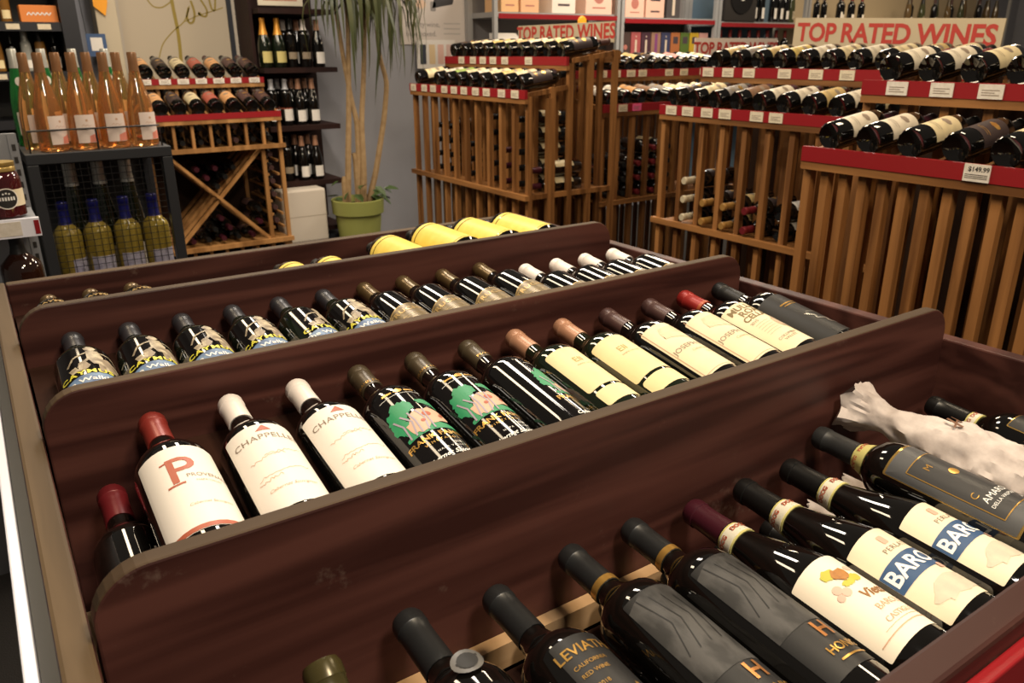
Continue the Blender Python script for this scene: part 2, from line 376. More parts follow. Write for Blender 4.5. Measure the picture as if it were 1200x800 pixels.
def proto_frank():
    p = Proto(pb(R=.0418), cap=C_OLIVE, capz=.245); p.print(1, text2d('FRANK FAMILY', .0075, 0, .251), GOLD, off=.0012, R=.0155)
    L = p.label(rrect2d(-.05, .05, .020, .178, .003), BLACKL)
    p.print(L, join2d(line2d([(-.03, .166), (.03, .168)], .0007)), WHITEI)
    p.print(L, join2d(rect2d(-.022, -.009, .172, .175), rect2d(.008, .022, .172, .175), disc2d(0, .1745, .006, .004)), GOLD)
    p.print(L, join2d(*[blob2d(-.024+dx, .126+dz, rx, rz, i) for i, (dx, dz, rx, rz) in enumerate(((0, 0, .013, .016), (.010, .012, .014, .014), (-.006, -.016, .011, .014), (.002, -.03, .008, .01)))],
                      *[blob2d(.022+dx, .143+dz, rx, rz, i+9) for i, (dx, dz, rx, rz) in enumerate(((0, 0, .014, .007), (.012, -.004, .01, .009)))],
                      rrect2d(-.034, .046, .078, .084, .002, .008)), GREEN)
    p.print(L, join2d(blob2d(.012, .108, .026, .017, 30, amp=.15), blob2d(-.010, .096, .014, .014, 31, amp=.2)), SAND, off=.0012)
    tr = [line2d([(-.028+i*.008, .080), (-.026+i*.008+.004*(i % 2), .106), (-.032+i*.010, .124)], .0022) for i in range(5)]
    p.print(L, join2d(*tr), TRUNK, off=.0015)
    p.print(L, join2d(disc2d(.008, .112, .006, .005), disc2d(.025, .106, .003), disc2d(-.002, .100, .003), disc2d(.030, .112, .003)), INKR, off=.0015)
    p.print(L, join2d(text2d('FRANK FAMILY', .0125, 0, .068, bold=.0003), text2d('VINEYARDS', .0062, 0, .057, space=1.5)), GOLD)
    p.print(L, join2d(text2d('2018', .0065, .014, .047), text2d('NAPA VALLEY', .0045, .004, .040, space=1.4), text2d('Cabernet Sauvignon', .010, 0, .029, shear=.45, bold=.0002)), WHITEI)
    return p
def proto_ell():
    p = Proto(pb(R=.0418), M_GREENG, cap=C_TAN, capz=.244); L = p.label(rrect2d(-.044, .044, .072, .177, .005), CREAM)
    p.print(L, text2d('Ell', .0170, -.010, .140), mat('olive_ink', (.42, .33, .10), .5)); p.print(L, text2d('NAPA VALLEY', .005, -.004, .127), INKO)
    p.label(rrect2d(-.040, .044, .034, .066, .005), CREAM, name='lower_label'); return p
def proto_jos():
    p = Proto(pb(R=.0418), cap=C_PLUM, capz=.242); L = p.label(rrect2d(-.045, .045, .034, .177, .003), CREAM2)
    sk = mat('sketch_tan_ink', (.66, .52, .34), .6, var=.9, vscale=90, tint=(.80, .68, .46))
    p.print(L, join2d(blob2d(.004, .148, .030, .018, 51), blob2d(.016, .136, .022, .012, 52)), sk)
    p.print(L, join2d(text2d('JOSEPH PHELPS', .0135, .006, .104), ), INKG)
    p.print(L, join2d(text2d('Cabernet Sauvignon', .0075, .012, .089, shear=.35), text2d('Napa Valley', .005, .012, .078)), INKO)
    p.print(L, join2d(rect2d(-.042, .042, .0375, .0385), rect2d(-.042, -.041, .0375, .182)), INKO); return p
def proto_mull():
    p = Proto(pb(R=.0418), cap=C_BRED, capz=.242); p.ring(.243, .249, CAP('orange_red', (.42, .09, .03)), 'capsule_band')
    L = p.label(rrect2d(-.044, .044, .034, .178, .003), CREAM2)
    p.print(L, join2d(text2d('MULLAN', .0185, 0, .164, bold=.0004), text2d('ROAD', .0185, 0, .148, bold=.0004), text2d('CELLARS', .0165, 0, .133, bold=.0004)), mat('ochre_ink', (.20, .14, .05), .5))
    p.print(L, blob2d(.018, .100, .018, .022, 61), mat('engraving_ink', (.28, .19, .13), .6, var=1, vscale=150, tint=(.66, .52, .36)))
    p.print(L, join2d(text2d('2015', .008, -.024, .120), text2d('COLUMBIA\nVALLEY', .0075, -.012, .060), *[rect2d(-.03, -.004, .112-i*.006, .1126-i*.006) for i in range(6)]), INKG); return p
def proto_dark():
    p = Proto(pb(R=.0418), cap=CAP('soft_black', (.012, .012, .012), .45), capz=.238)
    L = p.label(rrect2d(-.044, .044, .030, .176, .003), mat('matte_black_label', (.013, .0125, .012), .5))
    p.print(L, join2d(rect2d(-.014, .020, .142, .145), rect2d(-.010, .016, .136, .138)), GOLD); SIL = mat('silver_foil', (.7, .68, .62), .25, .8)
    p.print(L, join2d(line2d([(-.004, .10), (.006, .088), (.002, .08), (.018, .074), (.012, .064), (.028, .058)], .004), line2d([(.002, .104), (.02, .1), (.03, .085), (.028, .066)], .002)), SIL); return p
PP, PC, PF, PE, PJ, PM, PD = proto_p(), proto_chap(), proto_frank(), proto_ell(), proto_jos(), proto_mull(), proto_dark()
B2 = [(PP, .118, .9300, 0, 'red-capped wine bottle with a large red P on its white label', None),
      (PC, .212, .9290, 0, 'white-capped white-label bottle with red triangle, next to the bottle with red P', 'white-capped white-label bottles'),
      (PC, .300, .9280, 0, 'white-capped white-label bottle with red triangle, next to a green-tree bottle', 'white-capped white-label bottles'),
      (PF, .388, .9265, -4, 'wine bottle with green trees on a black label, next to a white-capped bottle', None),
      (PF, .476, .9265, -2, 'middle one of three wine bottles with green trees on black labels', None),
      (PF, .566, .9265, 50, 'green-tree wine bottle turned so that its black side shows, next to copper-capped bottle', None),
      (PE, .652, .9265, 10, 'copper-capped wine bottle with cream double label, next to the green-tree bottles', None),
      (PE, .745, .9265, -4, 'copper-capped wine bottle with cream double label, next to a plum-capped bottle', None),
      (PJ, .842, .9255, 4, 'plum-capped wine bottle with ivory label, next to a copper-capped bottle', None),
      (PJ, .939, .9255, 2, 'plum-capped wine bottle with ivory label, next to the bright red capsule', None),
      (PM, 1.026, .9255, -2, 'wine bottle with bright red capsule and bold ochre block lettering on its label', None),
      (PD, 1.117, .9255, -14, 'wine bottle with black capsule, matte black label and silver emblem by the side board', None)]
for i, (p, x, z, roll, lab, grp) in enumerate(B2):
    lie(p, (x, .97, .9265), A2, [0, .8, 0, 0, .2, 0, 0, 0, .3, 0, 0, 0][i], roll, label=lab, group=grp)
pr = Proto(pb(R=.0375), cap=C_DRED, capz=.24); L_ = pr.label(rrect2d(.018, .06, .04, .15, .003), PAPER)
lie(pr, (.058, .945, .858), A2, 0, 0, label='deep red capped wine bottle half hidden beside the bottle with the red P')
lie(pr, (.044, .912, .778), A2, 0, 60, label='deep red capped wine bottle lowest in the corner against the side board')

# ------------------------------------------------------------------ third compartment
BLUEI = mat('label_blue_ink', (.045, .10, .24), .5, var=.4, vscale=60, tint=(.16, .26, .42)); YELI = mat('yellow_green_ink', (.72, .66, .05), .5)
BONE = mat('bone_ink', (.56, .48, .33), .5, var=.35, vscale=80, tint=(.22, .17, .11)); TAUPE = mat('taupe_ink', (.38, .30, .20), .5, var=.9, vscale=80, tint=(.20, .15, .10))
def proto_walk():
    p = Proto(pb(R=.039), M_GREENG, cap=C_SLATE, capz=.245); L = p.label(rrect2d(-.05, .05, .022, .180, .003), BLACKL)
    p.print(L, join2d(poly2d([(.002, .096), (.028, .104), (.036, .128), (.020, .146), (.004, .138)]), blob2d(-.016, .118, .008, .012, 77)), TAUPE)
    p.print(L, join2d(blob2d(-.002, .172, .007, .007, 70), poly2d([(-.008, .164), (.008, .166), (.013, .146), (.008, .122), (-.003, .120), (-.009, .142)]),
                      line2d([(-.006, .160), (-.026, .148), (-.036, .128)], .0032), line2d([(-.004, .142), (-.018, .124), (-.022, .104)], .005), line2d([(.006, .160), (.026, .162), (.040, .148)], .003), line2d([(.006, .126), (.014, .108), (.012, .098)], .005),
                      poly2d([(.026, .136), (.044, .132), (.042, .120), (.028, .122)]), poly2d([(-.036, .116), (-.026, .120), (-.022, .106), (-.032, .102)])), BONE, off=.0012)
    p.print(L, rrect2d(-.048, .048, .052, .084, .003, .008), BLUEI); p.print(L, text2d('CAYMUS', .0165, -.016, .0965, bold=.0005, space=1.15), YELI, off=.0014)
    p.print(L, join2d(text2d('The Walking Fool', .0155, 0, .074, bold=.0003), rect2d(-.016, .016, .058, .060)), WHITEI, off=.0013)
    p.print(L, join2d(disc2d(-.012, .040, .010, .005), disc2d(.014, .040, .008, .004)), BONE); return p
GOLDL = mat('brown_gold_label', (.17, .125, .06), .38, .25); GOLDB = mat('pale_gold_border', (.50, .34, .13), .35, .3)
def proto_tru(cap):
    p = Proto(pb(R=.039), cap=cap, capz=.240); L = p.label(rrect2d(-.050, .050, .058, .110, .002, .012), GOLDB)
    p.print(L, rrect2d(-.0485, .0485, .0595, .1085, .002, .0115), GOLDL, off=.0007)
    p.print(L, text2d('TRUCHARD', .0165, 0, .100, bold=.0004, space=1.1), GOLDB, off=.0011)
    p.print(L, join2d(*[rect2d(-.03, .03, .068+i*.006, .0686+i*.006) for i in range(3)]), GOLDB, off=.0011); return p
PW, PT1, PT2 = proto_walk(), proto_tru(C_GOLDB), proto_tru(C_WHITE)
wx = [.074, .156, .238, .322, .404, .488]
for i, x in enumerate(wx):
    lab = ('striding-figure bottle with blue band in the corner by the side board' if i == 0 else
           'striding-figure bottle with blue band, next to the gold-brown labels' if i == 5 else
           'striding-figure bottle with blue band between two others like it')
    lie(PW, (x, 1.36, .925), A3, 0, [16, 20, 18, 12, 34, 4][i], label=lab, group='striding-figure bottles in the third compartment')
for i, x in enumerate([.570, .652, .740, .828]):
    lie(PT1, (x, 1.36, .925), A3, 0, [0, -6, 4, 2][i], label='dark bottle with antique gold capsule and arched gold-brown label', group='gold-capped bottles with gold-brown labels')
for i, x in enumerate([.912, .992, 1.070, 1.150]):
    lie(PT2, (x, 1.313, .9197), A3, 0, [2, -3, 3, 0][i], label='dark bottle with white capsule and arched gold-brown label', group='white-capped bottles with gold-brown labels')

# ------------------------------------------------------------------ fourth compartment
def proto_yellow(R, H, sh):
    p = Proto(prof_bordeaux(R=R, H=H, sh=sh), cap=C_BLACK); L = p.label(rrect2d(-R*1.4, R*1.4, .006, sh-.008, .003), YELLOW)
    p.print(L, join2d(rect2d(-R*1.38, R*1.38, sh-.024, sh-.0215), rect2d(-R*1.38, R*1.38, .012, .013)), BLACKL); return p
PYB = proto_yellow(.048, .272, .185); PYS = proto_yellow(.039, .266, .185)
def rest(proto, x, z, **kw): return lie(proto, (x, 1.412+proto.H, z), 0, 0, 0, **kw)
MB().box(.64, 1.204, 1.405, 1.785, .858, .870).build('support_board', M_BOARD, bin_); MB().box(.008, .63, 1.405, 1.785, .849, .861).build('support_board', M_BOARD, bin_)
for i, (x, z) in enumerate(((.735, .9185), (.838, .934), (.945, .934), (1.050, .934))):
    if i == 1: MB().box(.785, 1.204, 1.405, 1.785, .8705, .8855).build('support_board', M_BOARD, bin_)
    rest(PYB, x, z, label=['fat yellow-label bottle set lower than the three beside it', 'raised fat yellow-label bottle next to the one set lower', 'raised fat yellow-label bottle between two others like it', 'raised fat yellow-label bottle closest to the rounded divider end'][i], group='yellow-label bottles')
for i, x in enumerate((.510, .594)): rest(PYS, x, .9000, label='yellow-label bottle of which only a rounded sliver clears the divider', group='low yellow-label bottles')
def proto_gild():
    p = Proto(prof_bordeaux(R=.036, H=.30, sh=.185), M_GREENG, cap=C_GOLDB); L = p.label(rrect2d(-.05, .05, .04, .18, .003), BLACKL)
    p.print(L, join2d(text2d('CAYMUS', .016, 0, .165, bold=.0004), text2d('VINEYARDS', .012, 0, .12), *[rect2d(-.05, .05, .05+i*.012, .053+i*.012) for i in range(5)]), GOLDB); return p
PG = proto_gild()
for x in (.068, .141, .216): rest(PG, x, .8990, label='dark gilt-lettered bottle barely showing above the farthest divider', group='gilt-lettered bottles at the back')

# ------------------------------------------------------------------ front compartment, lower layer then upper layer
BLUE2 = mat('barolo_blue_ink', (.035, .085, .19), .45); STRIP = mat('seal_strip_paper', (.80, .76, .62), .45); STRIPY = mat('seal_strip_yellow', (.66, .60, .22), .5)
def seal(p, z0=.222, z1=.240):
    p.ring(z0, z1, STRIPY, 'seal_strip', off=.0014); k = p.ring(z0+.0025, z1-.0025, STRIP, 'seal_paper', off=.0019)
    Rn = radius_at(p.prof, (z0+z1)/2); p.print(k, join2d(*[text2d('DOCG', .007, a*Rn, (z0+z1)/2+.002, bold=.0003) for a in (-1.6, 0, 1.6)], *[rect2d(-.006+a*Rn, .006+a*Rn, (z0+z1)/2-.006, (z0+z1)/2-.004) for a in (-1.6, 0, 1.6)]), INKR, off=.0024, R=Rn)
pl0 = Proto(pb(R=.037), cap=C_BLACK, capz=.232)
pl1 = Proto(pb(R=.037), cap=C_BLACK, capz=.232); seal(pl1, .224, .236)
LOW = [.072, .226, .300, .392, .497, .592, .680, .768]
for i, x in enumerate(LOW):
    lie(pl1 if i == 7 else pl0, (x, .548, .7628), A1, 0, 0, label='black-capped lower-layer bottle with a pale seal strip beneath the front bottles' if i == 7 else 'plain black-capped bottle in the lower layer beneath the front bottles', group='lower layer of the front compartment')
TISSUE = mat('white_tissue_paper', (.62, .55, .51), .65, spec=.2, var=.4, vscale=24, tint=(.42, .36, .33), bump=.5)
M_BROWN = mat('brown_print', (.16, .075, .04), .6)
def wrapped(name, length, R, tip, ax, lab, motifs=True, twist=True):
    ax = Vector(ax).normalized(); m = frame(Vector(tip)-ax*length, ax, (0, 0, 1))
    root = thing(name, lab, 'wrapped bottle', m); mb = MB(); n = 44; rows = 60; vs = []
    for j in range(rows+1):
        t = j/rows; z = length*t
        r = R if t < .55 else R*(1-.58*min(1, (t-.55)/.28))
        if twist and t > .86: r = R*.42*(1+1.0*(t-.86)/.14)
        if t < .03: r = R*(.4+20*t)
        for i in range(n):
            a = 2*pi*i/n; q = .10-abs(noise.noise(Vector((cos(a)*1.6+z*9, sin(a)*1.6, z*30))))*.30+noise.noise(Vector((cos(a)*4, sin(a)*4+z*20, z*60)))*.06
            if twist and t > .9: q += .35*noise.noise(Vector((cos(a)*3, sin(a)*3, 9+z*20)))
            vs.append((r*(1+q)*sin(a), -r*(1+q)*cos(a), z+(.02*noise.noise(Vector((cos(a)*2, sin(a)*2, 3))) if t > .95 else 0)))
    fs = [(j*n+i, j*n+(i+1) % n, (j+1)*n+(i+1) % n, (j+1)*n+i) for j in range(rows) for i in range(n)] + [tuple(range(n-1, -1, -1)), tuple(rows*n+i for i in range(n))]
    w_ = mb.add(vs, fs).build('tissue', TISSUE, root); shade(w_.data, 34)
    if motifs:
        for k, (x, z) in enumerate(((-.02, .075), (.018, .115), (-.022, .16), (.01, .045), (.006, .2))):
            rr = R if z < .16 else R*.8
            link('printed_emblem', wrap(join2d(line2d([(x-.009, z-.010), (x-.006, z+.012)], .004), line2d([(x+.003, z-.010), (x+.006, z+.012)], .004), line2d([(x-.016, z-.003), (x+.014, z+.006)], .0025)), rr, rr*.17+.001, 'printed_emblem', M_BROWN), w_)
    return root
wrapped('wrapped_bottle', .29, .033, (.850, .545, .760), (0, .9976, .0698), 'tissue-wrapped bottle end poking out under the front bottles, nearer the long wrapped bottle', False, False)
wrapped('wrapped_bottle', .30, .041, (.930, .548, .770), (0, .9976, .0698), 'tissue-wrapped bottle lying low beneath the black-labelled bottle with gold frame', False, False)

def proto_medal():
    p = Proto(pb(R=.042), cap=C_CHAR, capz=.232); SIL = mat('pewter_medal', (.20, .195, .19), .4, .85)
    k = p.label(disc2d(0, .196, .014, .012, 20), SIL, 'medallion', off=.0026); p.print(k, join2d(disc2d(0, .196, .009, .008), line2d([(-.010, .196), (.010, .199)], .002)), GREYL, 'medallion_relief', off=.0031)
    L = p.label(rrect2d(-.04, .04, .03, .170, .003), BLACKL); p.print(L, join2d(*[line2d([(-.030+i*.006, .12), (-.020+i*.0045, .165-.004*abs(i-5)/2)], .0024) for i in range(11)]), BONE); return p
def proto_lev():
    p = Proto(pb(R=.042), cap=C_CHAR, capz=.234); L = p.label(rrect2d(-.030, .044, .03, .184, .003), GREYL)
    p.print(L, join2d(text2d('LEVIATHAN', .0150, .007, .168, bold=.0002), text2d('CALIFORNIA', .006, -.008, .152), text2d('RED WINE', .006, -.010, .142), text2d('2018', .006, -.012, .128), blob2d(.012, .09, .010, .025, 80)), GOLD); return p
def proto_h():
    p = Proto(pb(R=.0430, H=.315, sh=.198), cap=C_CHAR, capz=.247); p.ring(.248, .256, GOLD, 'capsule_band')
    ART = mat('engraved_grey_label', (.062, .060, .058), .55, var=.35, vscale=60, tint=(.020, .0195, .019), stretch=(1, 1, .5))
    L = p.label(rrect2d(-.043, .043, .028, .196, .002), GREYL); p.print(L, poly2d([(-.043, .085), (.043, .085), (.043, .186), (.022, .194), (.004, .188), (-.018, .195), (-.043, .186)]), ART)
    p.print(L, join2d(*[line2d([(-.03+i*.012, .19-.004*i), (-.022+i*.011, .15), (-.034+i*.013, .115)], .0012) for i in range(6)]), GREYL, off=.0012)
    p.print(L, join2d(text2d('H', .026, 0, .072, bold=.0006)), mat('copper_foil', (.55, .24, .08), .3, .7), off=.0013)
    p.print(L, join2d(text2d('HONIG', .0125, 0, .050, bold=.0002), rect2d(-.018, .018, .038, .040)), GOLD, off=.0013); return p
def proto_vietti():
    p = Proto(prof_burgundy(R=.0435, H=.30), cap=C_WINE, capz=.243); seal(p, .220, .241)
    p.print(0, text2d('ALBEISA', .009, 0, .168, bold=.0003), M_GLASS, 'embossed_name', off=.0008, R=.034)
    L = p.label(rrect2d(-.052, .052, .018, .128, .002, .003), mat('warm_white_label', (.86, .77, .62), .5))
    p.print(L, join2d(blob2d(-.006, .104, .009, .008, 90)), mat('hazelnut_ink', (.48, .22, .05), .5, var=.9, vscale=160, tint=(.3, .12, .03)), off=.0014)
    p.print(L, join2d(blob2d(-.016, .110, .008, .006, 91), blob2d(.004, .094, .009, .005, 92), blob2d(-.008, .092, .007, .004, 93)), mat('olive_leaf_ink', (.50, .47, .06), .5), off=.0011)
    p.print(L, join2d(disc2d(-.024, .093, .005), disc2d(-.019, .086, .005), disc2d(-.028, .085, .004), disc2d(.012, .108, .006, .004)), mat('faded_pink_ink', (.72, .46, .36), .5))
    p.print(L, text2d('Vietti', .0155, .004, .073, bold=.0004, shear=.15), mat('brown_ink', (.28, .13, .04), .5))
    p.print(L, join2d(text2d('BAROLO', .0105, .006, .056), text2d('CASTIGLIONE', .0085, .006, .042), rect2d(-.03, .04, .036, .0366), rect2d(-.045, .045, .030, .0312)), INKO); return p
def proto_barolo():
    p = Proto(prof_burgundy(R=.0435, H=.30), cap=C_BLACK, capz=.243); seal(p, .220, .241)
    p.print(0, text2d('ALBEISA', .009, 0, .168, bold=.0003), M_GLASS, 'embossed_name', off=.0008, R=.034)
    L = p.label(rrect2d(-.052, .052, .014, .128, .002, .003), mat('buff_label', (.78, .68, .50), .5))
    p.print(L, rrect2d(-.0518, .052, .062, .090, .001, .002), BLUE2); p.print(L, text2d('BAROLO', .0245, -.001, .0765, bold=.0006), WHITEI, off=.0013)
    p.print(L, join2d(text2d('PERLATE', .009, -.004, .101, space=1.2)), INKG); p.print(L, rrect2d(-.014, -.006, .108, .120, .002), mat('faded_seal_ink', (.62, .38, .28), .5))
    p.print(L, join2d(blob2d(0, .036, .040, .014, 95)), mat('grey_sketch_ink', (.46, .42, .34), .5, var=1, vscale=70, tint=(.66, .58, .44)))
    p.print(L, rrect2d(.004, .014, .056, .064, .002), mat('dusty_rose_ink', (.55, .33, .25), .5), off=.0013); return p
def proto_amarone():
    p = Proto(pb(R=.0395, H=.305, sh=.195), cap=CAP('matte_black', (.022, .023, .024), .5), capz=.245); seal(p, .226, .244)
    L = p.label(rrect2d(-.043, .043, .030, .190, .002), mat('gold_edge_foil', (.62, .40, .12), .25, .8)); p.print(L, rrect2d(-.0415, .0415, .033, .187, .002), mat('slate_label', (.075, .077, .08), .45), off=.0008)
    p.print(L, join2d(line2d([(-.03, .05), (.03, .05), (.03, .165), (-.03, .165), (-.03, .05)], .0012)), GOLD, off=.0014)
    p.print(L, rect2d(-.0295, .0295, .0505, .1645), mat('dark_panel_ink', (.028, .028, .029), .45), off=.0011)
    p.print(L, join2d(text2d('AMARONE', .0115, .006, .076), text2d('DELLA VALPOLICELLA', .0060, .006, .066), text2d('2015', .005, .02, .056)), WHITEI, off=.0014)
    p.print(L, join2d(text2d('M', .012, -.012, .148), disc2d(.002, .125, .006), text2d('C', .012, -.02, .088)), GOLD, off=.0014); return p
PMD, PLV, PH, PV, PBA, PAM = proto_medal(), proto_lev(), proto_h(), proto_vietti(), proto_barolo(), proto_amarone()
lie(PMD, (.252, .556, .850), 6, 0, 0, label='charcoal-capped front bottle with a round pewter medallion on its shoulder')
lie(PLV, (.350, .556, .8340), A1, 0, 8, label='charcoal-capped front bottle with gold lettering on a grey label')
lie(PH, (.455, .570, .8330), A1, 0, 10, label='gold-banded bottle with copper H on grey label, next to the gold-lettered bottle')
lie(PH, (.545, .570, .8330), A1, 0, 10, label='gold-banded bottle with copper H on grey label, next to the fruit label')
lie(PV, (.634, .560, .8315), A1, 0, 2, label='burgundy-capped bottle with a hazelnut and leaves on warm white label')
lie(PBA, (.722, .560, .8315), A1, 0, 7, label='black-capped bottle with blue banner label, next to the fruit label')
lie(PBA, (.811, .560, .8315), A1, -1, 13, label='black-capped bottle with blue banner label, next to the gold-framed label')
lie(PAM, (.890, .572, .8510), 3, -1, -10, label='bottle with gold-framed slate label leaning on the blue-banner bottle')
wrapped('wrapped_bottle', .33, .043, (.960, .570, .882), (-.105, .98, .15), 'long bottle wrapped in printed white tissue with a twisted top')
PRB = Proto(pb(R=.0395), cap=C_BLACK, capz=.240); seal(PRB, .222, .238); L_ = PRB.label(rrect2d(-.03, .044, .04, .178, .002), mat('gold_edge_foil', (0, 0, 0))); PRB.print(L_, rrect2d(-.0285, .0425, .0415, .1765, .002), GREYL)
lie(PRB, (1.155, .560, .834), A1, 3, 0, label='dark bottle with grey label lying apart against the far side board')
lie(Proto(pb(R=.037), cap=None), (1.110, .545, .7628), A1, 0, 0, label='bottle beneath the one lying apart against the far side board')
lie(Proto(pb(R=.037), M_GREENG, cap=CAP('olive_green', (.055, .045, .015), .25, .2), capz=.23), (.150, .500, .893), 32, 0, 0, label='olive-capped bottle alone in the near corner, only its tip showing')
# ================================================================== slatted racks
RAL = 7.5
M_DSH0 = mat('rack_shade_ply', (.030, .013, .006), .7, spec=.2)  # dark colour stands in for the shade inside the racks
def rack_bottle(proto, Mr, u, v, z, alpha, label, group, roll=0):
    """bottle on a tilted cradle: base at the rail, neck rising to the back; z is the cradle height at the rail"""
    a = radians(alpha); ax = Vector((0, cos(a), sin(a))); n = Vector((0, -sin(a), cos(a)))
    base = Vector((u, v, z)) + n*(proto.R+.001); fc = Matrix.Rotation(radians(roll), 3, ax) @ (n+Vector((0, 0, 0)))
    return proto.put(Mr @ frame(base, ax, fc), label, group=group)
SH = {}
def shared(key, fn):
    if key not in SH: SH[key] = fn()
    return SH[key]
def rack(name, label, Mr, W, n, zr, zr2, v2, depth, zs, tags1=(), tags2=(), wm=None, wh=None, slat=.024, tagm=None, pinks=(), side=None, slat_to=0.0, half=False, back=False, bar=False, railh=.040, al=None):
    al = al or RAL
    wm = wm or M_RACK; wh = wh or M_RACKH; tagm = tagm or M_TAG; s = W/n
    root = thing(name, label, 'wine rack', Mr, 'wine racks')
    def part(nm, key, fn, m, loc=(0, 0, 0), smooth=False):
        o = link(nm, shared((root.name,)+key, lambda: fn().mesh(nm, m)), root); o.location = loc; return o
    hs = {0: zr-.03, 1: zr2-.03, 2: zr2+.03, 3: zr-.04}
    for i in range(n+1):
        u = i*s
        for k, v in enumerate((.014, v2+.014, depth-.014, .13)):
            if k == 3 and slat < .02: continue
            h = hs[k]; part('slat', (name, 'slat', k), lambda h=h: MB().box(-slat/2, slat/2, -.013, .013, slat_to, h), wm, (u, v, 0))
        if half and i < n: part('slat', (name, 'slat', 0), None, wm, (u+s/2, .014, 0))
        if slat > .02 and i < n: part('slat', (name, 'slat', 4), lambda: MB().box(-slat*.4, slat*.4, -.01, .01, slat_to, zr2-.05), wm, (u+s/2, .37, 0))
        part('cradle_bar', (name, 'cr'), lambda: MB().bar((0, .0, zr-.024), (0, v2-.004, zr-.024+(v2-.004)*tan(radians(al))), .012, .022), wm, (u, 0, 0))
        part('cradle_bar', (name, 'cr2'), lambda: MB().bar((0, v2+.028, zr2-.018), (0, depth-.03, zr2-.018+(depth-v2-.058)*tan(radians(al))), .012, .022), wm, (u, 0, 0))
    for v, z in ((0, zr), (v2, zr2)):
        part('rail_bar', (name, 'rb'), lambda: MB().box(-slat/2, W+slat/2, -.016, .003, -.022, 0), wh, (0, v, z-railh))
        part('price_rail', (name, 'pr'), lambda: MB().box(-slat/2, W+slat/2, -.018, -.002, 0, railh), M_RED, (0, v, z-railh))
    for (v, z), tags in (((0, zr), tags1), ((v2, zr2), tags2)):
        for t in tags:
            pk = t in pinks
            o = part('price_tag', (name, 'tag', pk), lambda: MB().box(-.031, .031, -.0025, 0, .002, railh-.002), M_PINK if pk else tagm, (t*s, v-.0185, z-railh))
            link('tag_print', shared((root.name, 'tp'), lambda: flat(join2d(*[rect2d(-.022, .022-.012*(q % 2), railh*.25+q*.006, railh*.25+q*.006+.0022) for q in range(3)]), 'tag_print', INKG, -.0028)), o)
    for z in zs:
        part('shelf_bar', (name, 'sb'), lambda: MB().box(-slat, W+slat, -.024, 0, -.012, .012), wh, (0, 0, z))
        part('shelf_board', (name, 'sbd'), lambda: MB().box(0, W, .03, depth-.03, -.012, 0), wh, (0, 0, z))
    if bar: part('rear_bar', (name, 'rear'), lambda: MB().box(-slat/2, W+slat/2, depth, depth+.012, zr2-.03, zr2+.025), wh)
    if back: part('back_panel', (name, 'bp'), lambda: MB().box(.012, W-.012, depth+.001, depth+.006, .02, zr2-.07), M_DSH0)  # added sheet, its dark colour paints the shaded rack interior
    if side is not None:
        for u in side:
            for v in (.15, .38):
                part('slat', (name, 'ss', v), lambda v=v: MB().box(-.010, .010, -.014, .014, slat_to, (zr if v < v2 else zr2)+.01), wm, (u, v, 0))
            for z in zs: part('side_bar', (name, 'sd'), lambda: MB().box(-.012, .012, 0, depth, -.012, .012), wm, (u, 0, z))
    return root
def face_mx(X, y): return Matrix.Translation((X, y, 0)) @ Matrix.Rotation(-pi/2, 4, 'Z')
LABC = {'cream': (.72, .60, .36), 'ivory': (.72, .64, .50), 'white': (.80, .76, .70), 'tan': (.58, .42, .18), 'gold': (.60, .45, .14), 'grey': (.27, .24, .21), 'brown': (.24, .13, .07), 'green': (.30, .42, .10), 'peach': (.72, .38, .16), 'dark': (.045, .03, .03), 'rust': (.45, .11, .07), 'pink': (.70, .30, .28), 'dusky': (.09, .045, .04)}
CAPC = {'g': CAP('ochre_gold', (.36, .19, .05)), 'c': CAP('cream', (.50, .42, .28), .5, 0), 'k': C_BLACK, 'r': C_DRED, 'w': C_WINE, 'b': C_PLUM}
def bgp(lc, cap='k', burg=False, R=None, art=True, glass=None):
    def mk():
        p = Proto(prof_burgundy(R=R or .040) if burg else prof_bordeaux(R=R or .038), glass or M_GLASS, 16, CAPC[cap], None)
        Lm = mat(lc+'_rack_label', LABC[lc], .5, var=.6, vscale=35, tint=tuple(c*.82 for c in LABC[lc]))
        z0, z1 = (.035, .125) if burg else (.052, .166)
        k = p.label(rrect2d(-.047, .047, z0, z1, .003), Lm)
        if art: p.print(k, join2d(blob2d(0, (z0+z1)/2+.018, .014, .010, 5), rect2d(-.02, .02, z0+.030, z0+.032), rect2d(-.016, .016, z0+.022, z0+.0235)), INKG if lc not in ('dark', 'dusky', 'grey') else GOLD)
        return p
    return shared(('bgp', lc, cap, burg, R), mk)
def fill(Mr, W, n, z, v, cols, where, start=0, al=None):
    s = W/n
    for i, c in enumerate(cols):
        if not c: continue
        lc, cap = c.split('.') if '.' in c else (c, 'k'); burg = lc.startswith('*'); lc = lc.strip('*')
        rack_bottle(bgp(lc, cap, burg), Mr, (i+start+.5)*s, v, z, al or RAL, f'dark wine bottle with {lc} label on {where}', f'bottles on {where}', random.Random(i*7+len(where)).uniform(-9, 9)+(34 if Mr[0][0] < .5 else -12))
def stash(Mr, s, items, z0, where, pitch=.079, vb=.36):
    """bottles lying inside a rack column: (column, count, capsule, label colour, neck to the front)"""
    for col, cnt, cap, lc, front in items:
        p = bgp(lc, cap, False, .0375)
        for k in range(cnt):
            ax = Vector((0, -1 if front else 1, 0)); base = Vector(((col+.5)*s, vb if front else .06, z0+p.R+.0015+k*pitch))
            capn = {'g': 'gold', 'c': 'cream', 'k': 'black', 'r': 'red', 'w': 'burgundy', 'b': 'plum'}[cap]
            p.put(Mr @ frame(base, ax, (0, 0, 1)), f'{capn}-capped bottle with {lc} label stacked inside the {where}', group=f'bottles inside the {where}')

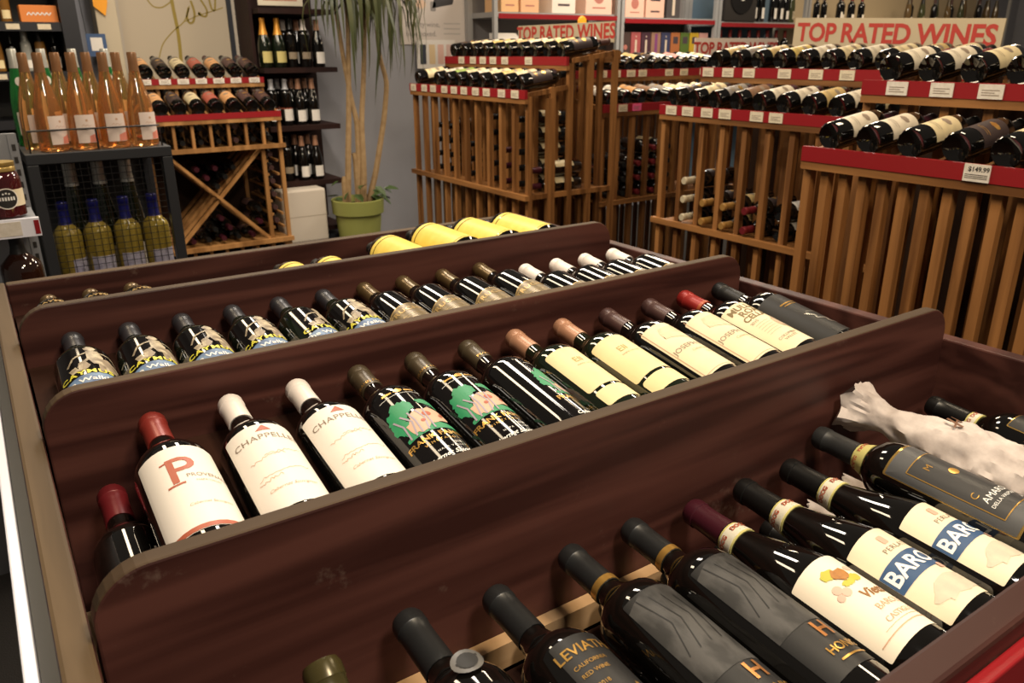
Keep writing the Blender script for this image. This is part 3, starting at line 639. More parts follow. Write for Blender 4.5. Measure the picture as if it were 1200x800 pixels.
# rack beside the poster wall
M1 = face_mx(2.2, 4.294); W1, N1 = 1.147, 10
rack('wine_rack', 'slatted wooden wine rack beside the poster wall, red-lettered sign at its back', M1, W1, N1, 1.180, 1.325, .24, .55, (.68,), [.35, 1.5, 2.4, 3.5, 4.4, 5.3, 6.3, 7.2, 8.4, 9.4], [1.6, 2.7, 3.6, 4.5, 5.5, 7.4], side=(W1,), bar=True)
fill(M1, W1, N1, 1.172, .006, ['cream', None, 'ivory', 'green', 'cream', 'ivory', 'cream', 'gold', 'cream', 'dark'], 'lower row of the rack by the posters')
fill(M1, W1, N1, 1.317, .246, ['dark', 'cream', 'ivory', 'gold', 'cream', 'tan', 'ivory', 'cream', 'gold', 'dark.b'], 'upper row of the rack by the posters')
stash(M1, W1/N1, [(1, 4, 'k', 'dark', True), (2, 4, 'k', 'grey', True), (4, 3, 'k', 'dark', True), (6, 5, 'k', 'dark', True), (7, 3, 'w', 'dark', True), (8, 5, 'k', 'cream', True), (9, 2, 'w', 'cream', True)], .68, 'rack by the posters')
# corner rack, facing the bin
M3 = T(2.797, 3.30, 0); W3, N3 = 1.10, 10
rack('wine_rack', 'corner wine rack under the coloured boxes, half hidden behind its neighbour', M3, W3, N3, 1.085, 1.250, .24, .50, (.565,), [1.1, 2.0], [.4, 1.6, 2.5, 3.5, 4.3, 6.2, 7.3, 8.8], pinks=(2.0,))
fill(M3, W3, N3, 1.077, .006, ['white.r', 'white.r', 'peach.r', 'brown', 'grey.b', 'cream', 'ivory', 'cream', 'tan', 'cream'], 'lower row of the corner rack')
fill(M3, W3, N3, 1.242, .246, ['white', 'white.r', 'cream', 'white.r', 'tan.w', 'dark.b', 'white', 'pink.w', 'white', 'cream.r'], 'upper row of the corner rack')
stash(M3, W3/N3, [(0, 1, 'k', 'cream', True), (1, 3, 'k', 'dark', True), (2, 3, 'r', 'dark', True), (3, 4, 'r', 'dark', True), (4, 4, 'k', 'cream', True)], .565, 'corner rack', vb=.30)
# long rack under the large sign
M2 = face_mx(2.55, 2.597); W2, N2 = 1.243, 11
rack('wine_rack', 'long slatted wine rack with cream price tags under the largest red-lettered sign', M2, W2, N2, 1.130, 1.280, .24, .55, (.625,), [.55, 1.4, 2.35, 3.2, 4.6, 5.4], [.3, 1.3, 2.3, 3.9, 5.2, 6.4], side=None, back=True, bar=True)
fill(M2, W2, N2, 1.122, .006, ['dark', 'cream', 'grey', 'brown', 'ivory', 'ivory', 'tan', 'ivory', 'cream', 'ivory'], 'lower row under the largest sign')
fill(M2, W2, N2, 1.272, .246, ['tan', 'grey', 'tan', 'gold.w', 'ivory.w', 'cream', 'ivory', 'cream', 'tan', 'cream'], 'upper row under the largest sign')
stash(M2, W2/N2, [(1, 3, 'c', 'dark', True), (2, 2, 'g', 'dark', True), (3, 2, 'g', 'tan', True), (4, 2, 'r', 'dark', True), (5, 2, 'k', 'white', False), (6, 1, 'k', 'dark', False)], .625, 'rack under the largest sign', vb=.275)
# near rack at the aisle
MR = face_mx(1.95, 1.405); WR, NR = 1.035, 9
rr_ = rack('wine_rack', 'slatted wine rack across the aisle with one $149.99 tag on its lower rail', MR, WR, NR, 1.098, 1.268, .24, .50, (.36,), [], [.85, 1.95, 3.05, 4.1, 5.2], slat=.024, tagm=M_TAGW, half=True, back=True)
o = link('price_tag', MB().box(-.03, .03, -.003, 0, .001, .041).mesh('price_tag', M_TAGW), rr_); o.location = (4.1*.115, -.0185, 1.058)
link('tag_print', flat(join2d(text2d('$149.99', .015, .004, .029, bold=.0004), *[rect2d(-.026, .026, .008+i*.004, .0095+i*.004) for i in range(3)]), 'tag_print', M_INK, -.0034), o)
fill(MR, WR, NR, 1.090, .006, ['ivory.w', 'ivory.w', 'cream', 'dark', 'cream', 'ivory', 'cream', 'tan'], 'lower row of the $149.99 rack')
fill(MR, WR, NR, 1.260, .246, ['ivory.r', 'ivory.r', 'cream', 'cream', 'ivory', 'cream', 'tan', 'cream'], 'upper row of the $149.99 rack')
stash(MR, .115, [(1, 1, 'k', 'ivory', False), (2, 1, 'k', 'ivory', False), (4, 2, 'k', 'dark', False), (5, 1, 'k', 'cream', False), (6, 2, 'k', 'grey', True)], .36, 'rack with the $149.99 tag')

# rack with the X bin
ML = T(.84, 4.70, 0); WL, NL = .687, 7; sL = WL/NL
rl = rack('wine_rack', 'pine wine rack with an X-shaped bin, standing before the gold-lettered panel', ML, WL, NL, 1.035, 1.215, .25, .46, (.84,), [], [.35, 1.4, 2.4, 3.4, 4.4, 5.4, 6.5], wm=M_RACKL, wh=M_RACKL, slat=.016, tagm=M_TAGW, slat_to=.84, railh=.032, al=15)
MB().box(.0, .687, .475, .481, .06, 1.16).build('back_panel', M_DSH0, rl)  # added dark sheet in place of the shade behind the X bin
def lp(nm, mb, m=None): return mb.build(nm, m or M_RACKL, rl)
for x0, z0, x1, z1, v in ((.045, .82, .56, .30, .012), (.045, .30, .56, .82, .030), (.045, .82, .56, .30, .40), (.045, .30, .56, .82, .42)) + tuple(q for v in (.13, .22, .31) for q in ((.045, .82, .56, .30, v), (.045, .30, .56, .82, v))): lp('cross_bar', MB().bar((x0, v, z0), (x1, v, z1), .016, .030, (0, 1, 0)))
for x, v in ((.035, .012), (.575, .012), (.035, .44), (.575, .44), (.68, .012), (.68, .44), (.005, .44)): lp('post', MB().box(x-.011, x+.011, v-.011, v+.011, 0, .83))
for z in (.285, .09): lp('shelf_bar', MB().box(0, .70, -.02, 0, z-.013, z+.013)); lp('shelf_board', MB().box(.0, .69, .024, .425, z-.012, z))
for i in range(8): lp('slat', MB().box(.03+i*.09-.008, .03+i*.09+.008, .002, .02, .10, .272))
for i in range(6):
    z = .355+i*.079; lp('peg_bar', MB().bar((.60, .03, z), (.60, .42, z), .012, .014)); lp('peg_bar', MB().bar((.66, .03, z), (.66, .42, z), .012, .014))
    bgp('dark', 'b', False, .036).put(ML @ frame((.63, .36, z+.034), (0, -1, 0), (0, 0, 1)), 'copper-capped bottle in the narrow end column of the X-bin rack', group='bottles in the end column of the X-bin rack')
fill(ML, WL, NL, 1.027, .006, ['peach', 'dark', 'cream', 'rust', 'peach', 'dusky', 'dusky.b'], 'lower row of the X-bin rack', al=15)
fill(ML, WL, NL, 1.207, .256, ['peach', 'dark', 'cream', 'rust', 'peach.b', 'dusky', 'dusky.b'], 'upper row of the X-bin rack', al=15)
for i in range(NL):
    for k in range(2):
        bgp('dark', 'b' if i == 4 else 'k', False, .036).put(ML @ frame(((i+.5)*sL, .35, .878+k*.076), (0, -1, 0), (0, 0, 1)), 'bottle lying neck out in the grid above the X bin' + (', copper-capped' if i == 4 else ', black-capped'), group='bottles in the grid of the X-bin rack')
for j, (p_, q_, c) in enumerate(((0, 0, 'k'), (1, 0, 'w'), (0, 1, 'k'), (1, 1, 'w'), (2, 0, 'w'), (0, 2, 'k'))):       # stacked square in the V of the cross
    bgp('dusky', c, False, .036).put(ML @ frame((.3025+(q_-p_)*.0510, .35, .6255+(p_+q_)*.0515), (0, -1, 0), (0, 0, 1)), 'bottle nested in the upper notch of the X bin', group='bottles in the upper notch of the X bin')
for j, (x, z, c) in enumerate([(.130, .3215, 'w'), (.2163, .3215, 'k'), (.3025, .3215, 'w'), (.3888, .3215, 'k'), (.475, .3215, 'w'), (.2594, .380, 'k'), (.3456, .380, 'w'), (.3025, .4385, 'w')]):
    bgp('dusky', c, False, .036).put(ML @ frame((x, .35, z), (0, -1, 0), (0, 0, 1)), 'bottle nested in the lower notch of the X bin', group='bottles in the lower notch of the X bin')
for z, c in ((.396, 'w'), (.4690, 'k')):
    bgp('dusky', c, False, .036).put(ML @ frame((.5275, .35, z), (0, -1, 0), (0, 0, 1)), ('burgundy' if c == 'w' else 'black')+'-capped bottle in the side notch of the X bin, against the post', group='bottles in the side notch of the X bin')

# ================================================================== signs
M_SIGN = mat('buff_sign_board', (.56, .46, .30), .6); M_SIGNW = mat('pink_lit_sign_board', (.80, .66, .56), .6); M_SIGNR = mat('sign_red_ink', (.50, .045, .030), .55)  # the paler board has the pinkish light on its sign mixed into its colour
def sign(M, Wd, Ht, size, m, lab, sp=1.0, xo=0, leg=.16):
    r = thing('store_sign', lab, 'sign', M); MB().box(-Wd/2, Wd/2, 0, .006, 0, Ht).build('board', m, r)
    link('lettering', flat(text2d('TOP RATED WINES', size, xo, Ht*.52, bold=size*.03, space=sp), 'lettering', M_SIGNR, -.001), r)
    for x in (-Wd*.3, Wd*.3): MB().box(x-.008, x+.008, .007, .012, -leg, Ht*.8).build('sign_stake', M_BLACKM, r)
sign(Matrix.Translation((3.1055, 1.951, 1.338)) @ Matrix.Rotation(-pi/2, 4, 'Z') @ Matrix.Rotation(radians(2.0), 4, 'Y'), .885, .128, .1015, M_SIGN, 'largest buff TOP RATED WINES sign above the long rack', .96)
sign(Matrix.Translation((2.7555, 3.606, 1.389)) @ Matrix.Rotation(-pi/2, 4, 'Z'), .84, .098, .098, M_SIGN, 'small buff TOP RATED WINES sign behind the rack by the posters', 1.02)
sign(Matrix.Translation((4.36, 3.793, 1.290)), .80, .135, .098, M_SIGNW, 'pale pink-lit TOP RATED WINES sign partly hidden above the corner rack', .95, leg=1.29)

# ================================================================== wall shelving with boxes and bottles
M_SHELFM = mat('grey_shelf_steel', (.36, .35, .34), .45, .2)
def bay(x0, x1, zs, label, back, depth=.40, yb=5.44, rail=True, zt=2.2):
    r = thing('wall_shelf', label, 'shelf unit', T(x0, yb, 0)); Wd = x1-x0
    for x in (0, Wd):
        MB().box(x-.02, x+.02, -.05, -.006, 0, zt).build('upright', M_SHELFM, r); MB().box(x-.015, x+.015, -depth, -depth+.03, 0, zt).build('front_post', M_SHELFM, r)
    MB().box(.02, Wd-.02, -.005, 0, .1, zt).build('back_panel', back, r)
    for z in zs:
        MB().box(.016, Wd-.016, -depth+.031, -.006, z-.035, z).build('shelf', M_SHELFM, r)
        if rail: MB().box(.02, Wd-.02, -depth-.006, -depth, z-.045, z-.012).build('price_rail', M_RED, r)
    return r
M_BACKP = mat('warm_grey_panel', (.22, .20, .19), .7); M_BEIGE = mat('beige_panel', (.42, .33, .21), .7); M_BLUEP = mat('dull_blue_panel', (.10, .16, .22), .7)  # back panel colours: warm grey, beige and dull blue
bay(3.26, 4.40, (.9, 1.255, 1.615), 'grey steel wall shelf with pale boxes, beside the posters', M_BACKP)
bay(4.445, 5.50, (.9, 1.262, 1.600), 'grey steel wall shelf with a row of coloured boxes', M_BACKP)
bay(5.545, 6.70, (.9, 1.22, 1.585), 'grey steel wall shelf holding the black record player', M_BLUEP)
bay(6.745, 10.45, (.9, 1.22, 1.585), 'long shelf with beige back panel and small bottles along its top', M_BEIGE, rail=False)
def carton(x0, x1, y0, y1, z0, z1, c, label, name='carton', art=None, group=None):
    r = thing(name, label, 'box', T((x0+x1)/2, y0, z0), group); h = (x1-x0)/2
    MB().box(-h, h, 0, y1-y0, 0, z1-z0).build('box_body', mat(f'card_{c[0]:.2f}_{c[1]:.2f}_{c[2]:.2f}', c, .55), r, bevel=.003)
    if art: link('front_print', flat(art(h, z1-z0), 'front_print', art.m, -.0008), r)
    return r
def artf(fn, m): fn.m = m; return fn
a_panel = artf(lambda h, H: join2d(rect2d(-h*.55, h*.55, H*.62, H*.86), rect2d(-h*.5, h*.5, H*.2, H*.26)), mat('dark_print', (.06, .04, .045), .5))
a_pink = artf(lambda h, H: join2d(disc2d(0, H*.5, h*.4), rect2d(-h*.5, h*.5, H*.16, H*.2)), mat('rose_print', (.45, .16, .12), .5))
a_pale = artf(lambda h, H: join2d(rect2d(-h*.2, h*.2, H*.1, H*.75), disc2d(0, H*.86, h*.12)), mat('pale_print', (.62, .50, .38), .5))
top = 1.6155
for x0, x1, c, a, lab in ((3.33, 3.48, (.78, .46, .22), a_pink, 'peach carton on the top shelf next to the posters'), (3.50, 3.66, (.76, .44, .24), a_pink, 'peach carton on the top shelf beside the dark gap'),
                          (3.78, 4.00, (.82, .70, .60), a_panel, 'off-white carton with dark print on the top shelf'), (4.10, 4.36, (.80, .52, .40), a_pink, 'pink carton on the top shelf next to the steel upright')):
    carton(x0, x1, 5.08, 5.30, top, top+.25, c, lab, art=a)
for x0, x1, c, a, lab in ((4.50, 4.70, (.80, .48, .36), a_pink, 'pink carton on the second top shelf, nearer the upright'), (4.72, 4.92, (.78, .46, .34), a_panel, 'pink carton with dark print on the second top shelf'), (4.95, 5.10, (.06, .05, .05), a_pale, 'black carton on the second top shelf')):
    carton(x0, x1, 5.08, 5.30, 1.6005, 1.8, c, lab, art=a)
BX = [((.10, .055, .045), 'dark brown', a_pink), ((.60, .13, .13), 'rose red', a_pale), ((.09, .03, .05), 'dark plum', a_pale), ((.48, .26, .17), 'tan and purple', artf(lambda h, H: rect2d(-h*.3, h*.3, H*.2, H*.95), mat('purple_print', (.20, .05, .16), .5))),
      ((.055, .06, .14), 'navy blue', a_pale), ((.62, .20, .06), 'orange', a_panel), ((.13, .22, .03), 'leaf green', a_panel), ((.80, .50, .02), 'bright yellow', a_panel), ((.82, .42, .36), 'salmon pink', a_pink)]
for i, (c, nm, a) in enumerate(BX):
    c = tuple(q*.6 for q in c)
    x0 = 4.475+i*.111; carton(x0, x0+.102, 5.09, 5.27, 1.2625, 1.490, c, nm+' upright wine carton in the row of coloured boxes', 'wine_carton', a)
r = thing('box_display', 'white leaflet stand with a dark wedge, beside the small buff sign', 'leaflet stand', T(3.42, 5.12, 1.2555)); MB().prism([(-.13, 0), (.13, 0), (.13, .15), (.06, .22), (-.13, .22)], 0, .06).build('card', PAPER, r)
link('wedge_print', flat(poly2d([(-.02, .02), (.10, .02), (.08, .12)]), 'wedge_print', mat('plum_print', (.12, .02, .05), .5), -.001), r)
r = thing('gift_tag', 'orange rosette fixed to the red shelf rail', 'rosette', T(4.02, 5.026, 1.555)); MB().lathe([(.001, -.006), (.035, -.006), (.045, 0), (.035, .006), (.001, .006)], 10).build('petals', mat('orange_card', (.95, .38, .01), .5), r).rotation_euler = (pi/2, 0, 0)
MB().lathe([(.001, -.004), (.018, -.004), (.018, .004), (.001, .004)], 10).build('centre', mat('deep_orange_card', (.85, .22, .01), .5), r).rotation_euler = (pi/2, 0, 0); r.children[1].location = (0, -.006, 0)
r = thing('record_player', 'black record player case with a pale round label on the shelf', 'record player', T(5.82, 5.06, 1.5855)); MB().box(-.20, .20, 0, .06, 0, .33).build('case', mat('black_vinyl_case', (.022, .018, .016), .4), r, bevel=.006)
def disc(parent, nm, rad, y, z, m):
    o = MB().lathe([(.001, -.003), (rad, -.003), (rad, .003), (.001, .003)], 28).build(nm, m, parent); o.rotation_euler = (pi/2, 0, 0); o.location = (0, y, z); return o
disc(r, 'record', .14, -.0045, .20, mat('record_vinyl', (.012, .011, .011), .25)); disc(r, 'record_label', .035, -.011, .20, mat('pale_label', (.7, .66, .58), .5))
mini = {'k': bgp('cream', 'k', False, .036), 'w': bgp('white', 'k'), 'r': bgp('white', 'r', False, .036)}
sm_g = mat('small_amber_glass', (.12, .075, .03), .08, 0, .5, .4); sm_o = mat('small_olive_glass', (.05, .055, .022), .08, 0, .5, .4)
pA = Proto(prof_hock(R=.036, H=.28), sm_g, 14, C_OLIVE); pB = Proto(prof_bordeaux(R=.036), M_GLASS, 14, C_PLUM); pB.label(rrect2d(-.03, .03, .03, .09, .002), PAPER)
pO = Proto(prof_hock(R=.036, H=.29), sm_o, 14, C_BLACK); pO.label(rrect2d(-.03, .03, .03, .10, .002), BONE); pR = Proto(prof_bordeaux(R=.037), M_GLASS, 14, C_RED); pR.label(rrect2d(-.034, .034, .03, .10, .002), PAPER)
PK = Proto(prof_bordeaux(R=.037), M_GLASS, 14, C_BLACK); PK.label(rrect2d(-.034, .034, .03, .12, .002), PAPER)
def stand(p, x, y, z, lab, grp, sc=1, rz=.45): return p.put(T(x, y, z) @ Matrix.Rotation(rz, 4, 'Z') @ Matrix.Scale(sc, 4), lab, group=grp)
for x, p, lab in [(6.06, PK, 'white-label bottle beside the record player'), (6.16, PK, 'white-label bottle beside the record player'), (6.33, PK, 'white-label bottle in the mixed group above the red rail'), (6.42, PK, 'white-label bottle in the mixed group above the red rail'),
                  (6.50, pR, 'red-capped bottle in the mixed group above the red rail'), (6.585, pO, 'pale-label olive bottle in the mixed group above the red rail')]: stand(p, x, 5.13, 1.586, lab, 'bottles on the record player shelf')
for x in (6.96, 7.07): stand(pB, x, 5.13, 1.586, 'dark bottle of the pair on the beige-backed shelf', 'pair on the beige-backed shelf', .85)
for i, x in enumerate((7.32, 7.42, 7.50, 7.585, 7.67)): stand(pR if i else PK, x, 5.13+.05*(i % 2), 1.586, 'red-capped bottle on the beige-backed shelf' if i else 'black-capped bottle before the red caps on the beige-backed shelf', 'red-capped row on the beige-backed shelf', .9)
for i, x in enumerate((8.50, 8.63, 8.76, 8.85, 8.99, 9.13, 9.27, 9.43, 9.54, 9.68)): stand([pA, pO, pB][(i*2) % 3], x, 5.13+.06*(i % 2), 1.586, ['amber', 'olive', 'dark'][(i*2) % 3]+' bottle in the long row on the beige-backed shelf', 'long row on the beige-backed shelf', .95 if i != 9 else 1.25)
for i, x in enumerate((9.92, 10.02, 10.11, 10.20, 10.30)): stand(pB if i == 0 else pA, x, 5.13+.06*(i % 2), 1.586, 'bottle in the end group on the beige-backed shelf, '+('dark' if i == 0 else 'amber'), 'end group on the beige-backed shelf')
pN = Proto(prof_bordeaux(R=.037), M_GLASS, 14, C_RED)
for i in range(8): stand(pN, 5.66+i*.125, 5.13, 1.221, 'dark bottle on the blue-backed shelf under the record player', 'row under the record player')

# ================================================================== posters and plant
def poster(x0, x1, z0, z1, y, label, m, prints):
    r = thing('poster', label, 'poster', T(x0, y, z0)); MB().box(0, x1-x0, 0, .006, 0, z1-z0).build('sheet', m, r, bevel=.001)
    for g, mm in prints: link('print', flat(g, 'print', mm, -.001), r)
M_POST = mat('pale_poster', (.56, .50, .46), .6); M_PG = mat('poster_grey_text', (.24, .22, .21), .6); M_PEACH = mat('poster_peach', (.72, .50, .36), .6); M_PBLACK = mat('poster_black', (.03, .028, .03), .5)
poster(2.70, 3.33, 1.40, 2.25, 5.4415, 'large pale poster reading Quality wine, now boxed.', M_POST,
       [(join2d(text2d('Quality wine,', .052, .05, .135, 'LEFT'), text2d('now boxed.', .052, .05, .072, 'LEFT')), M_PG), (join2d(*[rect2d(.36, .50, .07+i*.035, .078+i*.035) for i in range(3)]), mat('faint_grey', (.42, .39, .37), .6)),
        (poly2d([(.27, .245), (.44, .275), (.47, .36), (.30, .35)]), M_PBLACK), (rrect2d(.255, .30, .225, .29, .01), M_PG), (join2d(disc2d(.10, .30, .05, .03), disc2d(.18, .27, .04, .03)), M_PEACH)])
poster(2.82, 3.14, 1.235, 1.43, 5.42, 'small white card with dark, cream and pink colour bars under the large poster', mat('white_card', (.70, .66, .62), .6),
       [(rect2d(.025, .075, .03, .165), mat('bar_navy', (.03, .035, .055), .5)), (rect2d(.10, .15, .03, .165), mat('bar_cream', (.66, .50, .30), .5)), (rect2d(.172, .222, .03, .165), mat('bar_pink', (.66, .42, .36), .5)), (rect2d(.243, .285, .03, .165), mat('bar_rose', (.62, .44, .40), .5))])
PX, PYY = 2.04, 4.85
pt = thing('potted_plant', 'tall dracaena with bare cane stems in a lime green pot', 'plant', T(PX, PYY, 0))
M_POT = mat('lime_green_pot', (.30, .31, .085), .45, 0, .5)
MB().lathe([(.001, 0), (.112, 0), (.148, .33), (.149, .36), (.166, .362), (.171, .45), (.155, .452), (.150, .40), (.001, .40)], 36).build('pot', M_POT, pt, True)
MB().lathe([(.001, .385), (.149, .395), (.148, .406), (.10, .415), (.001, .41)], 24).build('soil', mat('potting_soil', (.03, .02, .012), .9, bump=.6), pt, True)
M_CANE = mat('pale_cane_bark', (.38, .25, .12), .7, var=.7, vscale=25, tint=(.26, .16, .07), bump=.3)
stems = [[(-.07, 0, .40), (-.04, 0, .75), (-.02, 0, .95), (.0, 0, 1.2), (.02, .0, 1.5), (.02, 0, 1.78)], [(.0, .0, .40), (.03, .0, .7), (.035, 0, .93), (.01, .0, 1.05), (-.03, 0, 1.35), (-.06, .0, 1.72)],
         [(.03, -.02, .40), (.05, -.02, .62), (.06, -.01, .93), (.10, 0, 1.2), (.13, 0, 1.5), (.13, 0, 1.85)], [(.08, .02, .40), (.15, .02, .60), (.235, .02, .95), (.26, 0, 1.17), (.215, 0, 1.33), (.205, 0, 1.70)]]
for i, s_ in enumerate(stems):
    pts = []
    for a, b in zip(s_, s_[1:]):
        for k in range(4): pts.append(Vector(a).lerp(Vector(b), k/4))
    pts.append(Vector(s_[-1])); sm = [pts[0]]+[(pts[j-1]+pts[j]*2+pts[j+1])/4 for j in range(1, len(pts)-1)]+[pts[-1]]
    MB().tube(sm, [.022-.010*j/len(sm) for j in range(len(sm))], 8).build('cane', M_CANE, pt, True)
MB().tube([(-.085, 0, .40), (-.085, 0, .56), (-.083, 0, .60)], [.018, .017, .012], 8).build('cane', M_CANE, pt, True)
MB().tube([(.01, .0, .40), (.012, .01, .70), (.0, .01, .74)], [.024, .021, .015], 8).build('cane', M_CANE, pt, True)
M_LEAF = mat('dracaena_leaf', (.028, .040, .007), .5, var=.7, vscale=9, tint=(.058, .056, .010))
def leaf_mesh(L, wd, droop, seed):
    mb = MB(); k = 9; vs = []; rnd = random.Random(seed); a = radians(rnd.uniform(45, 78)); x = z = 0; st = L/k
    for i in range(k+1):
        t = i/k; wv = wd*(.35+.65*min(1, t*4))*(1-t**2.2)+.0008
        vs += [(x, -wv/2, z+.004), (x, 0, z), (x, wv/2, z+.004), (x, 0, z-.0012)]
        x += st*cos(a); z += st*sin(a); a = max(a-droop/k*(1.6-.6*t), -radians(rnd.uniform(78, 92)))
    fs = []
    for i in range(k):
        o = i*4
        for p_, q_ in ((0, 1), (1, 2), (2, 3), (3, 0)): fs.append((o+p_, o+q_, o+4+q_, o+4+p_))
    return mb.add(vs, fs).mesh('leaf', M_LEAF, True)
leafs = [leaf_mesh(.62+.08*i, .036, radians(150+9*i), i) for i in range(6)]
rnd = random.Random(4)
for (hx, hy, hz), cnt in (((.02, 0, 1.76), 40), ((-.06, 0, 1.70), 40), ((.13, 0, 1.84), 44), ((.205, 0, 1.72), 40)):
    for j in range(cnt):
        o = link('leaf', leafs[rnd.randrange(6)], pt); o.location = (hx, hy, hz+rnd.uniform(-.14, .02)); a = 2.4*j+rnd.uniform(-.2, .2)
        if sin(a) > .55: a = -a
        sc = rnd.uniform(.7, 1.0) if sin(a) < .2 else .55
        if cos(a) < -.3 or cos(a) > .8: sc *= .62
        o.rotation_euler = (0, rnd.uniform(-.1, .25), a); o.scale = (sc,)*3
M_IVY = mat('ivy_leaf', (.05, .085, .022), .45)
ivy = MB().add([(0, 0, 0), (.025, .03, .006), (.065, .022, 0), (.095, 0, -.012), (.065, -.022, 0), (.025, -.03, .006), (.045, 0, -.006), (.045, 0, -.008)], [(0, 1, 6), (1, 2, 6), (2, 3, 6), (3, 4, 6), (4, 5, 6), (5, 0, 6), (1, 0, 7), (2, 1, 7), (3, 2, 7), (4, 3, 7), (5, 4, 7), (0, 5, 7)]).mesh('ivy_leaf', M_IVY)
for j in range(22):
    o = link('ivy_leaf', ivy, pt); a = rnd.uniform(pi, 2*pi) if j < 16 else rnd.uniform(0, 2*pi); rd = rnd.uniform(.07, .14)
    o.location = (rd*cos(a)+(.06 if j % 3 == 0 else 0), rd*sin(a)*.8, rnd.uniform(.42, .52)+(.08 if j % 5 == 0 else 0)); o.rotation_euler = (rnd.uniform(-.6, .6), rnd.uniform(-.4, .7), a+rnd.uniform(-.6, .6)); o.scale = (rnd.uniform(.6, 1.1),)*3

# ================================================================== dark wall shelf with bottles
M_DSH = mat('espresso_wood', (.016, .006, .005), .6, spec=.25, var=.6, vscale=6, tint=(.028, .009, .006))
ds = thing('wall_cabinet', 'dark espresso wall shelf full of bottles between plant and gold-lettered panel', 'shelf unit', T(1.55, 5.44, 0))
MB().box(0, .50, -.02, 0, .25, 2.3).build('back_panel', M_DSH, ds)
MB().box(0, .02, -.30, -.021, .25, 2.3).build('side_panel', M_DSH, ds)
for z, x1 in ((1.262, .49), (.915, .48), (.565, .47), (.26, .46), (1.60, .48)): MB().box(.021, x1, -.42, -.021, z-.03, z).build('shelf', M_DSH, ds)
MB().box(.021, .46, -.42, -.021, 0, .20).build('plinth', M_BLACKM, ds)
pCh = Proto(prof_burgundy(R=.042, H=.285), M_GREENG, 16, CAP('orange_gold', (.72, .32, .04), .35, .3), .19); pCh.label(rrect2d(-.04, .04, .03, .095, .003), mat('sallow_label', (.66, .55, .20), .5))
pDk = Proto(prof_bordeaux(R=.037, H=.285), M_GLASS, 16, C_BLACK); pDk.label(rrect2d(-.04, .04, .05, .09, .002), TAUPE)
pWh = Proto(prof_bordeaux(R=.037, H=.28), M_GLASS, 16, C_WHITE); pWh.label(rrect2d(-.04, .04, .05, .09, .002), TAUPE)
pTn = Proto(prof_burgundy(R=.039, H=.28), M_GLASS, 16, C_TAN); pTn.label(rrect2d(-.036, .036, .022, .09, .002), PAPER)
pSl = Proto(prof_bordeaux(R=.037, H=.28), M_GLASS, 16, CAP('pale_grey', (.5, .5, .52), .4, .1)); pSl.label(rrect2d(-.036, .036, .03, .10, .002), PAPER); pSl.ring(.10, .108, INKR, 'label_band', off=.0006)
for x, y, p, d in ((1.612, 5.10, pCh, 'orange-gold foiled bottle'), (1.700, 5.10, pCh, 'orange-gold foiled bottle'), (1.785, 5.12, pDk, 'black-capped bottle'), (1.775, 5.21, pWh, 'white-capped bottle'), (1.868, 5.11, pWh, 'white-capped bottle'), (1.86, 5.21, pTn, 'tan-capped bottle'), (1.955, 5.11, pTn, 'tan-capped bottle')):
    stand(p, x, y, 1.2625, d+' on the top board of the dark wall shelf', 'top board of the dark wall shelf', 1, .3)
for x, y, p, d in ((1.625, 5.10, pSl, 'pale-capped bottle'), (1.712, 5.10, pSl, 'pale-capped bottle'), (1.70, 5.21, pSl, 'pale-capped bottle'), (1.800, 5.11, pTn, 'tan-capped bottle'), (1.79, 5.21, pTn, 'tan-capped bottle'), (1.890, 5.11, pTn, 'tan-capped bottle'), (1.88, 5.21, pTn, 'tan-capped bottle')):
    stand(p, x, y, .9155, d+' on the middle board of the dark wall shelf', 'middle board of the dark wall shelf', 1, .3)
for x, y, p, d in ((1.69, 5.12, pDk, 'black-capped bottle'), (1.785, 5.10, pTn, 'tan-capped bottle'), (1.775, 5.20, pTn, 'tan-capped bottle'), (1.875, 5.09, pTn, 'tan-capped bottle'), (1.86, 5.19, pTn, 'tan-capped bottle')):
    stand(p, x, y, .5655, d+' on the lowest board of the dark wall shelf', 'lowest board of the dark wall shelf', 1, .3)
poster(1.585, 1.86, 1.615, 2.0, 5.05, 'cream framed print standing on the dark wall shelf', mat('cream_print', (.62, .55, .42), .6), [(join2d(rect2d(.10, .17, .05, .07), rect2d(.03, .24, .028, .034)), INKR)])
r = thing('white_carton', 'plain white carton on the low black plinth next to the green pot', 'box', T(1.685, 4.86, .205)); MB().box(-.145, .145, 0, .14, 0, .335).build('carton_body', mat('off_white_card', (.60, .53, .44), .65), r, bevel=.012)
MB().box(-.1455, .1455, -.0008, .1408, .165, .168).build('lid_seam', mat('card_seam', (.30, .24, .18), .7), r)
MB().box(1.55, 1.832, 4.82, 5.015, 0, .20).build('black_plinth', M_BLACKM); tag(bpy.data.objects['black_plinth'], 'low black plinth under the white carton', 'plinth')

